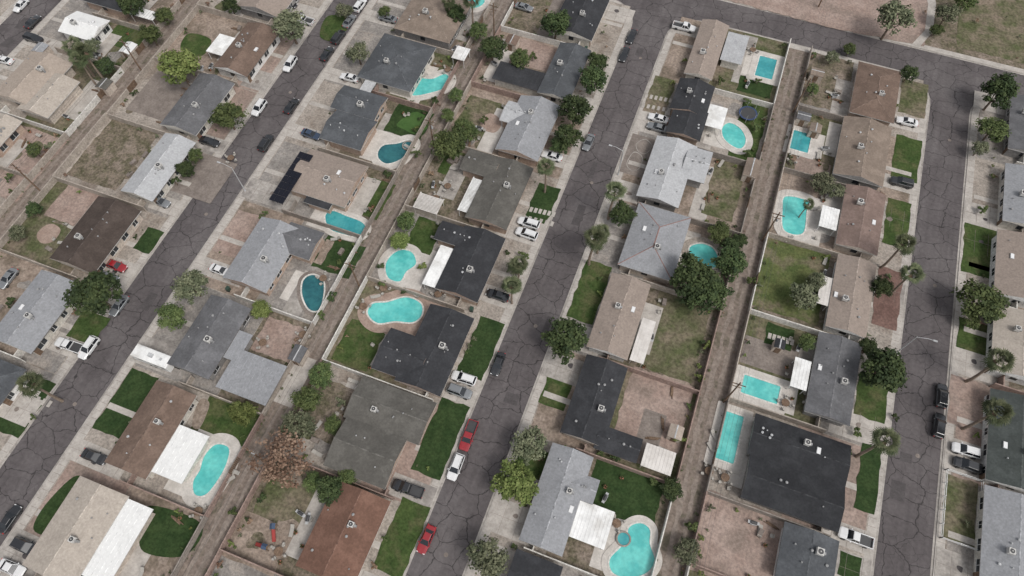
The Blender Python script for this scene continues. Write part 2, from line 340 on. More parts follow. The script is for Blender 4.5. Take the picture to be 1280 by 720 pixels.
def house(rects,col,wall=None,front=None,ridge=None,acs=1):
    X0,Y0,X1,Y1=rects[0][:4]; H=empty('suburban_house',((X0+X1)/2,(Y0+Y1)/2,0))
    off=Vector(((X0+X1)/2,(Y0+Y1)/2,0))
    wm=WC[random.randrange(5)] if wall is None else WC[wall]
    tr=TRIM if random.random()<.6 else TRIMD
    def add(mb,name,mats):
        o=mb.obj(name,mats,H); o.location=(-off.x,-off.y,0); return o
    wb=MB()
    for k,(x0,y0,x1,y1,kind,c,ze) in enumerate(rects):
        rb=MB(); ze2=ze+0.023*k; pitch=random.uniform(.22,.30)
        zr=roof(rb,x0,y0,x1,y1,ze2,pitch,kind)
        base=roofmat(c)
        rc=ridge or mk('ridge_'+c,[x*0.75 for x in COL[c]],[x*1.4+.01 for x in COL[c]],s=1)
        add(rb,'roof',[base,tr,wm,rc])
        i=0.55
        wb.box(x0+i,y0+i,ZT,x1-i,y1-i,ze2-.001,0)
        if kind!='f':
            vb=MB(); ridge_y=(y1-y0)>=(x1-x0)
            if kind[-1]=='x' and len(kind)>1: ridge_y=False
            def hz(vx,vy):
                dd=abs(vx-(x0+x1)/2) if ridge_y else abs(vy-(y0+y1)/2); return ze2+.18+pitch*(((x1-x0) if ridge_y else (y1-y0))/2-dd)
            for _ in range(random.randint(3,6)):
                vx=random.uniform(x0+1,x1-1);vy=random.uniform(y0+2.5,y1-2.5) if y1-y0>6 else (y0+y1)/2
                hh=hz(vx,vy); q=random.choice((.07,.09,.13))
                vb.cyl((vx,vy,hh-.3),(vx,vy,hh+.3),q,q,6); vb.cyl((vx,vy,hh+.3),(vx,vy,hh+.38),q*2,q,6)
            add(vb,'roof_vent',[VENT if random.random()<.6 else METAL])
            if random.random()<.35 and k==0:
                sb=MB(); vx=(x0+x1)/2+random.choice((-1,1))*random.uniform(2,3); vy=(y0+y1)/2+random.uniform(-2,2); hh=hz(vx,vy)
                sb.box(vx-.35,vy-.6,hh-.3,vx+.35,vy+.6,hh+.14,0); sb.box(vx-.3,vy-.55,hh+.141,vx+.3,vy+.55,hh+.17,1); add(sb,'skylight',[METAL,LAMP])
    add(wb,'walls',[wm])
    gb=MB(); x0,y0,x1,y1,kind,c,ze=rects[0]
    for sx,xx in ((-1,x0+.55),(1,x1-.55)):
        y=y0+1.6
        while y<y1-2.6:
            wdt=random.choice((1.2,1.6,2.0)); xa,xb=sorted((xx,xx+sx*.05))
            gb.box(xa,y,1.0,xb,y+wdt,2.15,0)
            xa,xb=sorted((xx+sx*.003,xx+sx*.08)); gb.box(xa,y-.08,.9,xb,y+wdt+.08,.98,1); gb.box(xa,y+wdt/2-.03,.98,xb,y+wdt/2+.03,2.18,1)
            y+=wdt+random.uniform(1.2,2.2)
    for sy,yy in ((-1,y0+.55),(1,y1-.55)):
        ya,yb=sorted((yy,yy+sy*.05)); xm=(x0+x1)/2
        gb.box(xm-.6,ya,1.1,xm+.6,yb,2.1,0)
    add(gb,'windows',[GLASS,WHITE])
    db=MB(); fx=x1-.55 if front=='E' else x0+.55; s=1 if front=='E' else -1; xa,xb=sorted((fx,fx+s*.07)); ym=y0+.6
    db.box(xa,ym,.14,xb,ym+.95,2.15,0); add(db,'door',[WOOD])
    for k in range(acs):
        x0,y0,x1,y1,kind,c,ze=rects[0]
        rx=(x1-x0)<=(y1-y0) and kind!='gx'
        ax=(x0+x1)/2+random.choice((-1,1))*random.uniform(.6,1.6); ay=(y0+y1)/2+random.uniform(-.2,.2)*(y1-y0)
        if not rx: ax,ay=(x0+x1)/2+random.uniform(-.2,.2)*(x1-x0),(y0+y1)/2+random.choice((-1,1))*random.uniform(.6,1.4)
        zz=ze+.25+.13*min(x1-x0,y1-y0)
        ab=MB(); s=random.uniform(.42,.56)
        ab.box(ax-s*.9,ay-s*.9,zz-.9,ax-s*.8,ay-s*.8,zz-.1,2); ab.box(ax+s*.8,ay+s*.8,zz-.9,ax+s*.9,ay+s*.9,zz-.1,2)
        ab.box(ax-s*.9,ay+s*.8,zz-.9,ax-s*.8,ay+s*.9,zz-.1,2); ab.box(ax+s*.8,ay-s*.9,zz-.9,ax+s*.9,ay-s*.8,zz-.1,2)
        ab.box(ax-s,ay-s,zz-.1,ax+s,ay+s,zz+.65,0)
        ab.cyl((ax,ay,zz+.65),(ax,ay,zz+.70),s*.8,s*.75,14,1); ab.cyl((ax,ay,zz+.70),(ax,ay,zz+.73),s*.2,s*.2,8,0)
        ab.box(ax+s+.001,ay-.2,zz-.1,ax+s+.4,ay+.2,zz+.3,2); ab.box(ax+s+.05,ay-.2,zz-1.0,ax+s+.4,ay+.2,zz-.101,2)
        add(ab,'rooftop_air_conditioner',[ACM,DARKM,VENT])
    FORB.append((X0-.3,Y0-.3,X1+.3,Y1+.3))
    for r in rects[1:]: FORB.append((r[0]-.3,r[1]-.3,r[2]+.3,r[3]+.3))
    return H

RED_RIDGE=mk('red_ridge_tile',(0.2,0.12,0.105),(0.26,0.165,0.15))
ROWS={'A0':(-156.6,-127.6),'A':(-93.4,-122.4),'BW':(-83.6,-54.4),'BE':(-20.1,-49.2),'CW':(-10.3,17.8),'CE':(51.1,23.0),'D':(60.9,90.0),'DE':(123.6,95.2)}
HS=[
('A0','wh',[('g','wh',98,12,137,27,113,52,72,38)],{}),
('A0','tan',[('g','tan',38,58,82,82,45,138,-2,118),('g','bei',60,88,95,102,62,150,25,135)],{}),
('A0','bei',[('g','bei',-5,140,22,150,-5,195,-40,175)],{}),
('A','br',[('g','br',318,27,350,42,304,99,262,78)],{}),
('A','gr',[('g','gr',262,92,298,108,237,169,190,150)],{}),
('A','sv',[('g','sv',212,165,243,180,190,253,147,236)],{}),
('A','db',[('g','db',125,246,180,264,112,343,60,320)],{}),
('A','lg',[('g','lg',62,338,106,360,32,443,-22,415)],{}),
('A','bg',[('h','bg',-15,440,32,464,0,505,-45,490)],{}),
('BW','tb',[('h','tb',520,-18,592,3,560,55,497,35)],{}),
('BW','bg',[('h','bg',480,38,546,62,512,112,447,98)],{}),
('BW','bg',[('gx','bg',430,105,483,122,470,150,413,135),('g','bg',418,135,470,152,452,190,403,172)],{}),
('BW','pt',[('g','pt',390,186,462,208,445,232,338,262),('f','dk',392,226,424,236,412,262,380,252)],{}),
('BW','lg',[('g','lg',322,268,376,288,335,368,284,348),('gx','gr',362,275,404,292,388,325,345,312)],{}),
('BW','gr',[('g','gr',260,366,312,386,262,476,213,455),('f','lg',288,408,316,418,295,452,268,442),('f','lg',300,436,362,458,328,505,265,482)],{}),
('BW','br',[('g','br',190,474,244,492,185,600,135,580),('f','wh',213,526,262,545,232,592,178,600)],{}),
('BW','bei',[('g','bei',103,598,170,622,80,735,25,700),('f','wh',150,618,188,636,135,735,95,715)],{}),
('BE','dk',[('g','dk',702,-18,760,-2,742,52,700,40)],{}),
('BE','gr',[('g','bg',700,52,738,63,712,128,672,115),('f','dk',628,74,690,94,684,114,612,98)],{}),
('BE','lg',[('g','lg',652,118,706,135,668,200,618,186),('gx','sv',636,125,676,137,660,160,624,150)],{}),
('BE','gb',[('g','gb',618,196,668,210,632,288,580,270),('gx','gb',588,186,630,198,615,222,572,212)],{}),
('BE','dk',[('g','dk',580,280,634,300,594,378,545,360),('gx','dk',552,275,600,290,592,312,542,300)],{}),
('BE','dk',[('g','dk',535,378,592,398,552,494,495,478),('gx','dk',490,412,540,425,525,478,460,462)],{}),
('BE','gb',[('gx','gb',452,472,545,500,530,548,425,530),('g','gb',432,520,508,545,485,610,404,585)],{}),
('BE','rb',[('g','rb',428,604,490,626,440,735,360,705)],{}),
('CW','pt',[('g','pt',880,24,912,32,890,100,853,90),('f','sv',912,38,938,45,926,80,900,72)],{}),
('CW','dk',[('g','dk',849,97,894,108,882,148,838,135),('g','dk',842,130,885,140,876,178,834,164)],{}),
('CW','sv',[('g','sv',820,170,872,182,848,262,797,243),('gx','sv',860,182,892,190,880,228,850,222)],{}),
('CW','lg',[('h','lg',795,253,864,270,842,350,775,333)],{'ridge':1}),
('CW','tan',[('g','pt',764,342,813,354,786,450,733,434)],{}),
('CW','dk',[('g','dk',728,445,786,456,755,556,703,545),('gx','dk',752,532,800,546,800,580,740,560)],{}),
('CW','lg',[('g','lg',690,555,744,570,702,694,648,676),('gx','lg',720,590,752,600,740,628,705,620)],{}),
('CW','dk',[('g','dk',645,688,703,705,690,760,625,745)],{}),
('CE','tb',[('h','br',1083,78,1134,92,1110,152,1052,137)],{}),
('CE','tb',[('g','tb',1060,147,1119,160,1100,232,1036,216)],{}),
('CE','pk',[('g','pk',1062,231,1111,244,1094,318,1040,304)],{}),
('CE','pt',[('g','pt',1050,320,1096,329,1084,420,1028,410)],{}),
('CE','gr',[('g','gr',1026,416,1079,430,1062,530,1003,515)],{}),
('CE','blk',[('gx','blk',942,526,1064,546,1060,600,932,578),('gx','blk',935,572,1057,602,1050,660,926,628)],{}),
('CE','gr',[('g','bg',980,655,1048,672,1042,745,968,725)],{}),
('D','gr',[('g','gr',1262,118,1310,128,1305,196,1262,186)],{}),
('D','lg',[('g','lg',1254,205,1310,215,1305,288,1256,278)],{}),
('D','tan',[('g','pt',1247,290,1310,300,1310,382,1242,370)],{}),
('D','bei',[('g','bei',1243,386,1310,396,1308,478,1238,468)],{}),
('D','dg',[('g','dg',1238,490,1312,503,1310,618,1232,606)],{}),
('D','lg',[('g','lg',1230,612,1312,626,1310,745,1225,735)],{}),
]
rowh={k:[] for k in ROWS}
for row,col,wings,opt in HS:
    rr=[]
    for w_ in wings:
        x0,y0,x1,y1=snap(w_[2:],3.0)
        rr.append((x0,y0,x1,y1,w_[0],w_[1],2.75 if w_[0]!='f' else 2.5))
    fr='E' if row in('A','BE','CE','DE') else 'W'
    house(rr,col,front=fr,ridge=RED_RIDGE if opt.get('ridge') else None,acs=1)
    rowh[row].append((min(r[0] for r in rr),min(r[1] for r in rr),max(r[2] for r in rr),max(r[3] for r in rr)))
def filler(row,yc):
    f,b=ROWS[row]; s=1 if b>f else -1
    xa=f+s*random.uniform(6.5,8); xb=xa+s*random.uniform(11,13); x0,x1=sorted((xa,xb)); L=random.uniform(12.5,15)
    c=random.choice(['gr','lg','dk','br','tan','bg','pt','gb'])
    house([(x0,yc-L/2,x1,yc+L/2,random.choice('gh'),c,2.75)],c,front='E' if s<0 else 'W')
    rowh[row].append((x0,yc-L/2,x1,yc+L/2))
for row in ROWS:
    hs=rowh[row]
    if hs:
        lo=min(h[1] for h in hs); hi=max(h[3] for h in hs)
        y=lo-11
        while y>lo-50: filler(row,y); y-=18.3
        y=hi+11
        while y<YC-HW-9: filler(row,y); y+=18.3
    else:
        y=0
        while y<135: filler(row,y); y+=18.3
    rowh[row].sort(key=lambda h:h[1])

# ------------------------------------------------------------------ cars data (needed for driveways)
CARS=[(370,82,'suv','w','Y'),(427,47,'suv','k','Y'),(421,63,'sedan','k','Y'),(437,97,'sedan','w','X'),(332,137,'suv','w','Y'),(371,134,'sedan','k','Y'),
(341,181,'suv','k','Y'),(262,177,'sedan','k','X'),(389,168,'sedan','b','X'),(276,338,'sedan','w','X'),(145,332,'sedan','r','X'),(158,385,'sedan','g','Y'),
(87,432,'pickup','w','X'),(117,437,'suv','w','Y'),(118,571,'sedan','k','X'),(17,651,'sedan','k','Y'),(32,683,'suv','k','X'),(15,710,'sedan','w','X'),
(485,23,'sedan','g','X'),(379,25,'pickup','w','X'),(340,14,'sedan','w','X'),(42,48,'suv','k','X'),(135,346,'sedan','g','X'),(22,5,'sedan','w','Y'),(10,348,'sedan','g','Y'),
(735,177,'sedan','g','Y'),(690,195,'sedan','w','X'),(661,279,'suv','w','X'),(659,291,'suv','w','X'),(622,369,'sedan','k','X'),(624,455,'sedan','k','Y'),
(580,473,'suv','w','X'),(575,488,'suv','g','X'),(588,545,'pickup','r','Y'),(572,578,'suv','w','Y'),(510,611,'pickup','k','X'),(535,675,'sedan','r','Y'),
(790,45,'sedan','k','Y'),(783,68,'sedan','k','Y'),(855,34,'pickup','w','X'),(823,148,'sedan','w','X'),(822,158,'sedan','g','X'),
(1134,152,'sedan','w','X'),(1127,228,'suv','k','X'),(1173,493,'suv','k','Y'),(1170,525,'suv','k','Y'),(1207,563,'suv','w','X'),(1209,580,'suv','k','X'),(1069,672,'pickup','w','X'),
(655,9,'sedan','g','X'),(200,252,'sedan','g','X'),(435,40,'sedan','g','Y'),(455,10,'suv','w','Y'),(52,30,'sedan','k','Y'),(5,75,'sedan','w','X'),(360,5,'sedan','k','X')]
carw=[]
for px,py,k,c,d in CARS:
    x,y=G(px,py,0.8); carw.append([x,y,k,c,d])
for c in carw:
    if c[4]=='Y':
        for s in XS:
            if abs(c[0]-s)<HW+1.6: c[0]=s+math.copysign(HW-1.4,c[0]-s)
for i,a in enumerate(carw):
    for b in carw[:i]:
        if a[4]=='Y' and b[4]=='Y' and abs(a[0]-b[0])<1.8 and abs(a[1]-b[1])<5.6: a[1]=b[1]+math.copysign(5.9,a[1]-b[1])
        if a[4]=='X' and b[4]=='X' and abs(a[0]-b[0])<5 and abs(a[1]-b[1])<2.5: a[1]=b[1]+math.copysign(2.6,a[1]-b[1])

# ------------------------------------------------------------------ lots
FY=[GRAV,GRAV,GRAV,GRAVG,PINK,DIRT,GRAVG]; BY=[DIRT,SCRUB,DRYG,GRAV,DIRT,SCRUB,GRAVG]
def wallseg(mbs,x0,y0,x1,y1,h,mi,th=0.1):
    if abs(x1-x0)>abs(y1-y0): mbs.box(min(x0,x1),y0-th,ZT-.02,max(x0,x1),y0+th,ZT+h,mi)
    else: mbs.box(x0-th,min(y0,y1),ZT-.02,x0+th,max(y0,y1),ZT+h,mi)
LOTS=[]
for row,(f,b) in ROWS.items():
    hs=rowh[row]; s=1 if b>f else -1
    for i,h in enumerate(hs):
        ya=(hs[i-1][3]+h[1])/2 if i else h[1]-2.5
        yb=(h[3]+hs[i+1][1])/2 if i<len(hs)-1 else h[3]+2.5
        hf,hb=(h[0],h[2]) if s>0 else (h[2],h[0])
        LOTS.append((row,ya,yb,f,b,hf,hb,s))
        fm=random.choice(FY); bm=random.choice(BY)
        a,c=sorted((f+s*1.55,(hf+hb)/2)); patchw('front_yard',[(a,ya+.1),(c,ya+.1),(c,yb-.1),(a,yb-.1)],fm,0)
        a,c=sorted(((hf+hb)/2+s*.1,b-s*.12)); patchw('back_yard',[(a,ya+.1),(c,ya+.1),(c,yb-.1),(a,yb-.1)],bm,0)
        for _ in range(4):
            cx=random.uniform(*sorted((hb,b-s*2))); cy=random.uniform(ya+2.5,yb-2.5); R=random.uniform(.8,2.2)
            P=[]
            for k in range(9):
                t=k*2*math.pi/9; rr=R*random.uniform(.6,1.15)
                P.append((max(min(cx+rr*math.cos(t),max(hb,b)-.3),min(hb,b)+.3),min(max(cy+rr*math.sin(t),ya+.3),yb-.3)))
            patchw('worn_ground',catmull(P,3),random.choice((BARE,SCRUB,DRYG,GRAVG)),0.5)
        pl=random.uniform(.45,.8)*(yb-ya); p0=random.uniform(ya+.5,yb-pl-.4); a,c=sorted((hb-s*1,hb+s*random.uniform(1.8,3.8)))
        patchw('patio',[(a,p0),(c,p0),(c,p0+pl),(a,p0+pl)],random.choice((DRIVE,CONC,DECK,PAVER)),1)
        dc=[c_ for c_ in carw if c_[4]=='X' and ya-1<c_[1]<yb+1 and min(f,hf)-5<c_[0]<max(f,hf)+5]
        if dc: dy0=min(c_[1] for c_ in dc)-1.9; dy1=max(c_[1] for c_ in dc)+1.9
        else:
            dy0=random.choice((ya+.6,yb-6.4)); dy1=dy0+random.uniform(4.7,5.8)
        a,c=sorted((f,hf+s*2.5)); patchw('driveway',[(a,dy0),(c,dy0),(c,dy1),(a,dy1)],random.choice((DRIVE,CONC,CONC)),1)
        jb=MB(); z=ZT+.0655; k=a+2.4
        while k<c-1: jb.box(k,dy0+.05,z-.02,k+.04,dy1-.05,z); k+=2.6
        jb.box(a+.1,(dy0+dy1)/2,z-.02,c-.1,(dy0+dy1)/2+.04,z-.001); jb.obj('driveway_joints',[PAVER])
        cx=(a+c)/2; cy=(dy0+dy1)/2+random.uniform(-1,1); patchw('oil_stain',catmull([(cx+random.uniform(.3,.8)*math.cos(t),cy+random.uniform(.3,.7)*math.sin(t)) for t in (0,1.2,2.4,3.6,5)],3),TAR if random.random()<.3 else PAVER,1.6)
        FORB.append((a,dy0,c,dy1))
        wy=(ya+yb)/2+random.uniform(-2,2); a,c=sorted((f+s*1.6,hf+s*1)); patchw('garden_path',[(a,wy),(c,wy),(c,wy+1.1),(a,wy+1.1)],CONC,1); FORB.append((a,wy,c,wy+1.1))
        m=random.randrange(4) if random.random()<.75 else 0; hh=random.uniform(1.6,1.95); wb=MB()
        gate=random.uniform(ya+3,yb-6.5) if random.random()<.5 else None
        if gate:
            wallseg(wb,b,ya+.02,b,gate,hh,0); wallseg(wb,b,gate+3,b,yb-.02,hh,0)
            g=MB()
            for k in range(10): g.box(b-.04,gate+.02+k*.3,ZT+.1,b+.04,gate+.28+k*.3,ZT+1.7,0)
            g.box(b-.07,gate+.02,ZT+.4,b-.041,gate+2.98,ZT+.5,0); g.obj('wooden_gate',[WOOD])
        else: wallseg(wb,b,ya+.02,b,yb-.02,hh,0)
        xe=hf+s*random.uniform(0.5,4)
        wallseg(wb,xe,ya,b-s*.102,ya,hh-.02,0)
        wallseg(wb,xe+s*1.5,ya+.102,xe+s*1.5,min(h[1]+.5,ya+4),hh-.06,0)
        wb.obj('block_wall',[WALLM[m]])

# ------------------------------------------------------------------ explicit yards
L='lawn'
for spec in [
 (L,GRASS,1,236,42,264,50,252,70,226,62,1),(L,GRASS,1,150,30,188,38,176,62,138,54,1),(L,GRASSD,1,185,284,205,290,187,318,166,310),
 (L,GRASS,1,110,385,136,400,116,432,80,420),(L,GRASSD,1,45,468,70,482,46,513,14,502),(L,GRASSD,1,-2,512,38,530,22,546,-10,536),
 (L,GRASSD,1,165,458,198,474,150,549,116,536),(L,GRASSD,1,92,596,106,604,90,640,68,668,42,662,56,632,1),(L,GRASSD,1,188,632,252,655,232,694,180,690,176,660,1),
 (L,GRASS,1,258,495,330,518,308,562,238,542),(L,GRASSD,1,405,294,456,306,440,348,392,336),(L,GRASS,1,462,220,494,232,470,278,438,262),
 (L,GRASSD,1,498,130,545,142,525,174,478,166),(L,GRASSD,1,676,228,702,237,682,281,654,271),(L,GRASSD,1,600,394,631,406,602,476,571,466),
 (L,GRASSD,1,550,495,588,510,549,601,516,587),(L,GRASS,1,498,620,536,632,506,722,468,715),(L,GRASS,1,438,400,484,412,458,464,414,450),
 (L,GRASS,1,520,268,552,280,540,322,508,312),(L,DRYG,1,820,95,846,101,830,146,802,138),(L,GRASSD,1,925,95,968,104,962,122,920,114),
 (L,DRYG,1,895,195,932,206,918,277,878,268),(L,GRASS,1,735,325,768,335,738,404,706,396),(L,GRASS,1,698,450,724,456,705,514,667,501),
 (L,DRYG,1,818,358,895,374,862,478,805,460),('dirt_yard',PINK,1,786,462,870,478,848,564,770,545),(L,GRASSD,1,742,577,834,600,816,656,728,640),
 (L,GRASSL,1,962,300,1042,318,1018,404,936,382),(L,GRASS,1,1120,168,1153,176,1146,228,1113,222),(L,GRASS,1,1114,248,1142,256,1130,311,1098,302),
 ('gravel_bed',REDG,1,1100,334,1130,340,1120,412,1088,406),(L,GRASS,1,1078,470,1112,476,1106,528,1062,518),(L,GRASSD,1,1078,555,1102,560,1094,642,1066,636),
 (L,GRASSD,1,1050,690,1078,696,1074,725,1046,720),('dirt_yard',PINK,1,884,615,988,646,966,740,858,722),('scrub_yard',SCRUB,1,1015,65,1075,80,1048,140,998,128),
 (L,GRASSD,1,960,403,994,412,988,438,954,430),('gravel_bed',PAVER,1,790,167,824,175,806,223,774,215),('dirt_yard',PINK,1,640,45,700,60,690,90,625,76),
 (L,GRASS,1,1206,278,1248,288,1240,349,1201,340),(L,GRASS,1,1200,398,1240,406,1234,448,1193,440),('dry_lawn',DRYG,1,1183,593,1223,603,1218,682,1176,672),
 ('scrub_yard',SCRUB,1,145,148,202,166,142,240,80,215),('dirt_yard',PINK,1,20,150,88,180,12,256,-40,225),('dirt_yard',PINK,1,88,232,130,244,100,282,50,270),
 (L,DRYG,1,40,270,92,285,62,322,12,308),('paved_yard',PAVER,1,208,82,250,96,200,150,152,135),('gravel_bed',PINK,1,300,262,328,272,300,322,262,314),
 ('gravel_bed',PAVER,1,248,190,300,205,262,252,212,240),('scrub_yard',SCRUB,1,395,470,455,490,430,560,370,540),('scrub_yard',DRYG,1,345,600,415,615,370,690,290,670),
 ('dirt_yard',DIRT,1,300,640,372,660,345,715,275,700),('scrub_yard',DRYG,1,590,120,640,132,620,180,560,168),('gravel_bed',PINK,1,330,395,388,412,370,455,318,440),
 ('gravel_bed',PAVER,1,935,420,1000,440,990,470,920,455),(L,GRASS,1,910,120,960,130,945,205,930,200),('dirt_yard',PINK,1,1010,200,1040,206,1035,225,975,215),
 (L,GRASS,1,650,555,690,565,672,605,640,600),(L,GRASS,1,560,185,590,195,580,225,548,215),('gravel_bed',PINK,1,1190,470,1236,480,1230,540,1182,530),
 (L,DRYG,1,1128,98,1162,106,1154,148,1122,140),(L,GRASS,1,410,20,440,25,420,50,400,45,1),('scrub_yard',SCRUB,1,90,140,60,190,20,160,45,130),
 ('parkland',PINK,1,905,-25,1175,-25,1155,58,1040,35,900,-2),('parkland',DRYG,1,1200,-30,1400,-30,1400,85,1280,80,1195,58),('path',CONC,2,1150,-30,1162,-30,1170,5,1166,40,1150,58,1140,55,1156,38,1160,5),
 ('putting_green',PUTT,2,508,145,520,140,532,146,526,154,534,160,520,168,505,162,496,156,1),
 ('round_patio',DECKB,2,604,146,614,142,624,148,626,158,618,166,606,163,600,155,1),('round_patio',DECKB,2,54,284,66,280,76,288,66,302,52,304,46,294,1),
 ('dirt_yard',DIRT,1,10,318,50,330,32,352,-10,345,1),('garden_bed',BARE,2,250,500,262,505,250,535,240,530,1),('garden_bed',BARE,2,405,298,415,301,405,332,395,330),
 ('dirt_yard',DIRT,1,825,470,862,480,850,520,812,512,1),
]:
    name,mat,cl,*c=spec
    sm=len(c)%2==1; c=c[:-1] if sm else c
    if len(c)==8 and not sm and name!='parkland': rp(name,mat,cl,*c)
    else: patch(name,mat,cl,*c,smooth=sm)

for (ax,ay,bx,by) in [(664,262,692,268),(808,120,838,126),(25,492,62,505),(655,272,690,280),(962,420,990,428),(804,132,836,138)]:
    p=G(ax,ay);q=G(bx,by); mb=MB(); z=zl(2)
    for k in range(6):
        t=k/5; x=p[0]+(q[0]-p[0])*t;y=p[1]+(q[1]-p[1])*t; mb.box(x-.32,y-.6,z-.05,x+.32,y+.6,z+.02)
    mb.obj('stepping_stones',[CONC])
for pts in [(783,205,792,190,803,196,800,210,790,214),(795,180,806,174,815,182,808,192,798,190)]:
    P=catmull([G(pts[i],pts[i+1]) for i in range(0,len(pts),2)],6); z=zl(2); mb=MB()
    cx=sum(p[0] for p in P)/len(P);cy=sum(p[1] for p in P)/len(P)
    ring(mb,P,[(cx+(p[0]-cx)*.91,cy+(p[1]-cy)*.91) for p in P],z); mb.obj('stone_border',[DRIVE])

# ------------------------------------------------------------------ pools
def grow(P,d):
    out=[]
    n=len(P)
    A=sum(P[k][0]*P[(k+1)%n][1]-P[(k+1)%n][0]*P[k][1] for k in range(n)); sg=1 if A>0 else -1
    for k in range(n):
        a=Vector(P[k-1]);b=Vector(P[(k+1)%n]); t=(b-a).normalized(); nn=Vector((t.y,-t.x))*sg
        out.append((P[k][0]+nn.x*d,P[k][1]+nn.y*d))
    return out
def pool(kind,dk,deckmat,*c,rect=False,spa=None):
    if rect:
        x0,y0,x1,y1=snap(c); P=rrect(x0,y0,x1,y1,.25); O=rrect(x0-dk,y0-dk,x1+dk,y1+dk,.3); Cp=rrect(x0-.3,y0-.3,x1+.3,y1+.3,.3)
    else:
        P=catmull([G(c[i],c[i+1]) for i in range(0,len(c),2)],7); Cp=grow(P,.3); O=grow(P,dk)
    z=ZT+0.17
    e=empty('swimming_pool')
    mb=MB(); n=len(P)
    A=sum(P[k][0]*P[(k+1)%n][1]-P[(k+1)%n][0]*P[k][1] for k in range(n))
    if A<0: P=P[::-1];Cp=Cp[::-1];O=O[::-1]
    ring(mb,O,Cp,ZT+.13+(seq[0]%9)*.001); seq[0]+=1
    for k in range(n):
        j=(k+1)%n; mb.poly([(O[k][0],O[k][1],ZT),(O[j][0],O[j][1],ZT),(O[j][0],O[j][1],ZT+.13),(O[k][0],O[k][1],ZT+.13)])
    mb.obj('deck',[deckmat],e)
    mb=MB(); ring(mb,Cp,P,z+.02)
    for k in range(n):
        j=(k+1)%n
        mb.poly([(Cp[k][0],Cp[k][1],ZT),(Cp[j][0],Cp[j][1],ZT),(Cp[j][0],Cp[j][1],z+.02),(Cp[k][0],Cp[k][1],z+.02)])
        mb.poly([(P[j][0],P[j][1],ZT+.06),(P[k][0],P[k][1],ZT+.06),(P[k][0],P[k][1],z+.02),(P[j][0],P[j][1],z+.02)])
    mb.obj('coping',[WALLM[3]],e)
    mb=MB(); mb.poly([(p[0],p[1],z-.08) for p in P]); mb.obj('water',[WT[kind]],e)
    if spa:
        x,y=G(*spa); mb=MB(); Q=[(x+1.25*math.cos(t*math.pi/10),y+1.25*math.sin(t*math.pi/10)) for t in range(20)]; I=[(x+1.0*math.cos(t*math.pi/10),y+1.0*math.sin(t*math.pi/10)) for t in range(20)]
        ring(mb,Q,I,z+.3)
        for k in range(20):
            j=(k+1)%20; mb.poly([(*Q[k],ZT),(*Q[j],ZT),(*Q[j],z+.3),(*Q[k],z+.3)]); mb.poly([(*I[j],z),(*I[k],z),(*I[k],z+.3),(*I[j],z+.3)])
        mb.obj('spa_wall',[WALLM[1]],e); mb=MB(); mb.poly([(*p,z+.2) for p in I]); mb.obj('spa_water',[WT['d' if kind!='t' else 'b']],e)
    xs=[p[0] for p in O];ys=[p[1] for p in O]; FORB.append((min(xs),min(ys),max(xs),max(ys)))
    cx=(min(xs)+max(xs))/2; al=min(ALX,key=lambda a:abs(a-cx)); sg=1 if cx>al else -1; hy=(max(ys)-min(ys))/2; cy=(max(ys)+min(ys))/2
    xa,xb=sorted((cx,(max(xs) if sg>0 else min(xs))+sg*1.6)); k=random.uniform(.7,.98)
    patchw('pool_terrace',[(xa,cy-hy*k),(xb,cy-hy*k),(xb,cy+hy*k),(xa,cy+hy*k)],DECK if deckmat is not DECKB else DECKB,1)
pool('t',1.6,DECK,512,105,522,98,540,99,556,93,562,100,556,110,540,116,518,120,511,114)
pool('d',1.7,DECK,473,190,480,182,496,180,512,176,516,182,508,192,500,200,484,205,474,199,spa=(510,183))
pool('b',1.2,DECK,407,270,416,264,432,270,452,278,457,287,448,296,430,293,412,286)
pool('d',1.0,PAVER,380,350,392,344,404,352,404,372,398,388,386,386,378,368)
pool('t',2.0,DECK,256,570,270,556,286,560,284,578,274,598,258,618,244,618,242,602,250,588)
pool('t',1.6,DECK,487,322,500,313,515,316,520,330,508,340,500,352,486,348,482,334)
pool('t',2.0,DECKB,460,392,466,380,484,378,508,372,526,380,527,394,516,403,494,402,472,404)
pool('t',1.5,DECK,578,-8,596,-6,606,2,596,10,576,8)
pool('b',1.6,DECK,949,70,971,75,965,100,944,95,rect=True)
pool('t',1.6,DECK,903,160,912,154,926,162,932,176,926,186,914,182,904,172)
pool('t',1.6,GRAV,862,310,876,305,890,310,897,322,894,334,880,334,866,326)
pool('b',1.4,DECK,991,163,1014,168,1010,191,988,187,rect=True)
pool('t',1.8,DECK,982,246,1010,252,1008,264,1003,292,980,288,978,262)
pool('t',1.6,DECK,930,470,976,482,971,504,925,492,rect=True)
pool('t',1.5,DECK,903,514,927,519,920,580,894,574,rect=True)
pool('t',1.3,DECK,786,660,800,654,812,662,812,680,818,700,808,716,786,722,766,716,762,700,774,686,784,676,spa=(779,674))

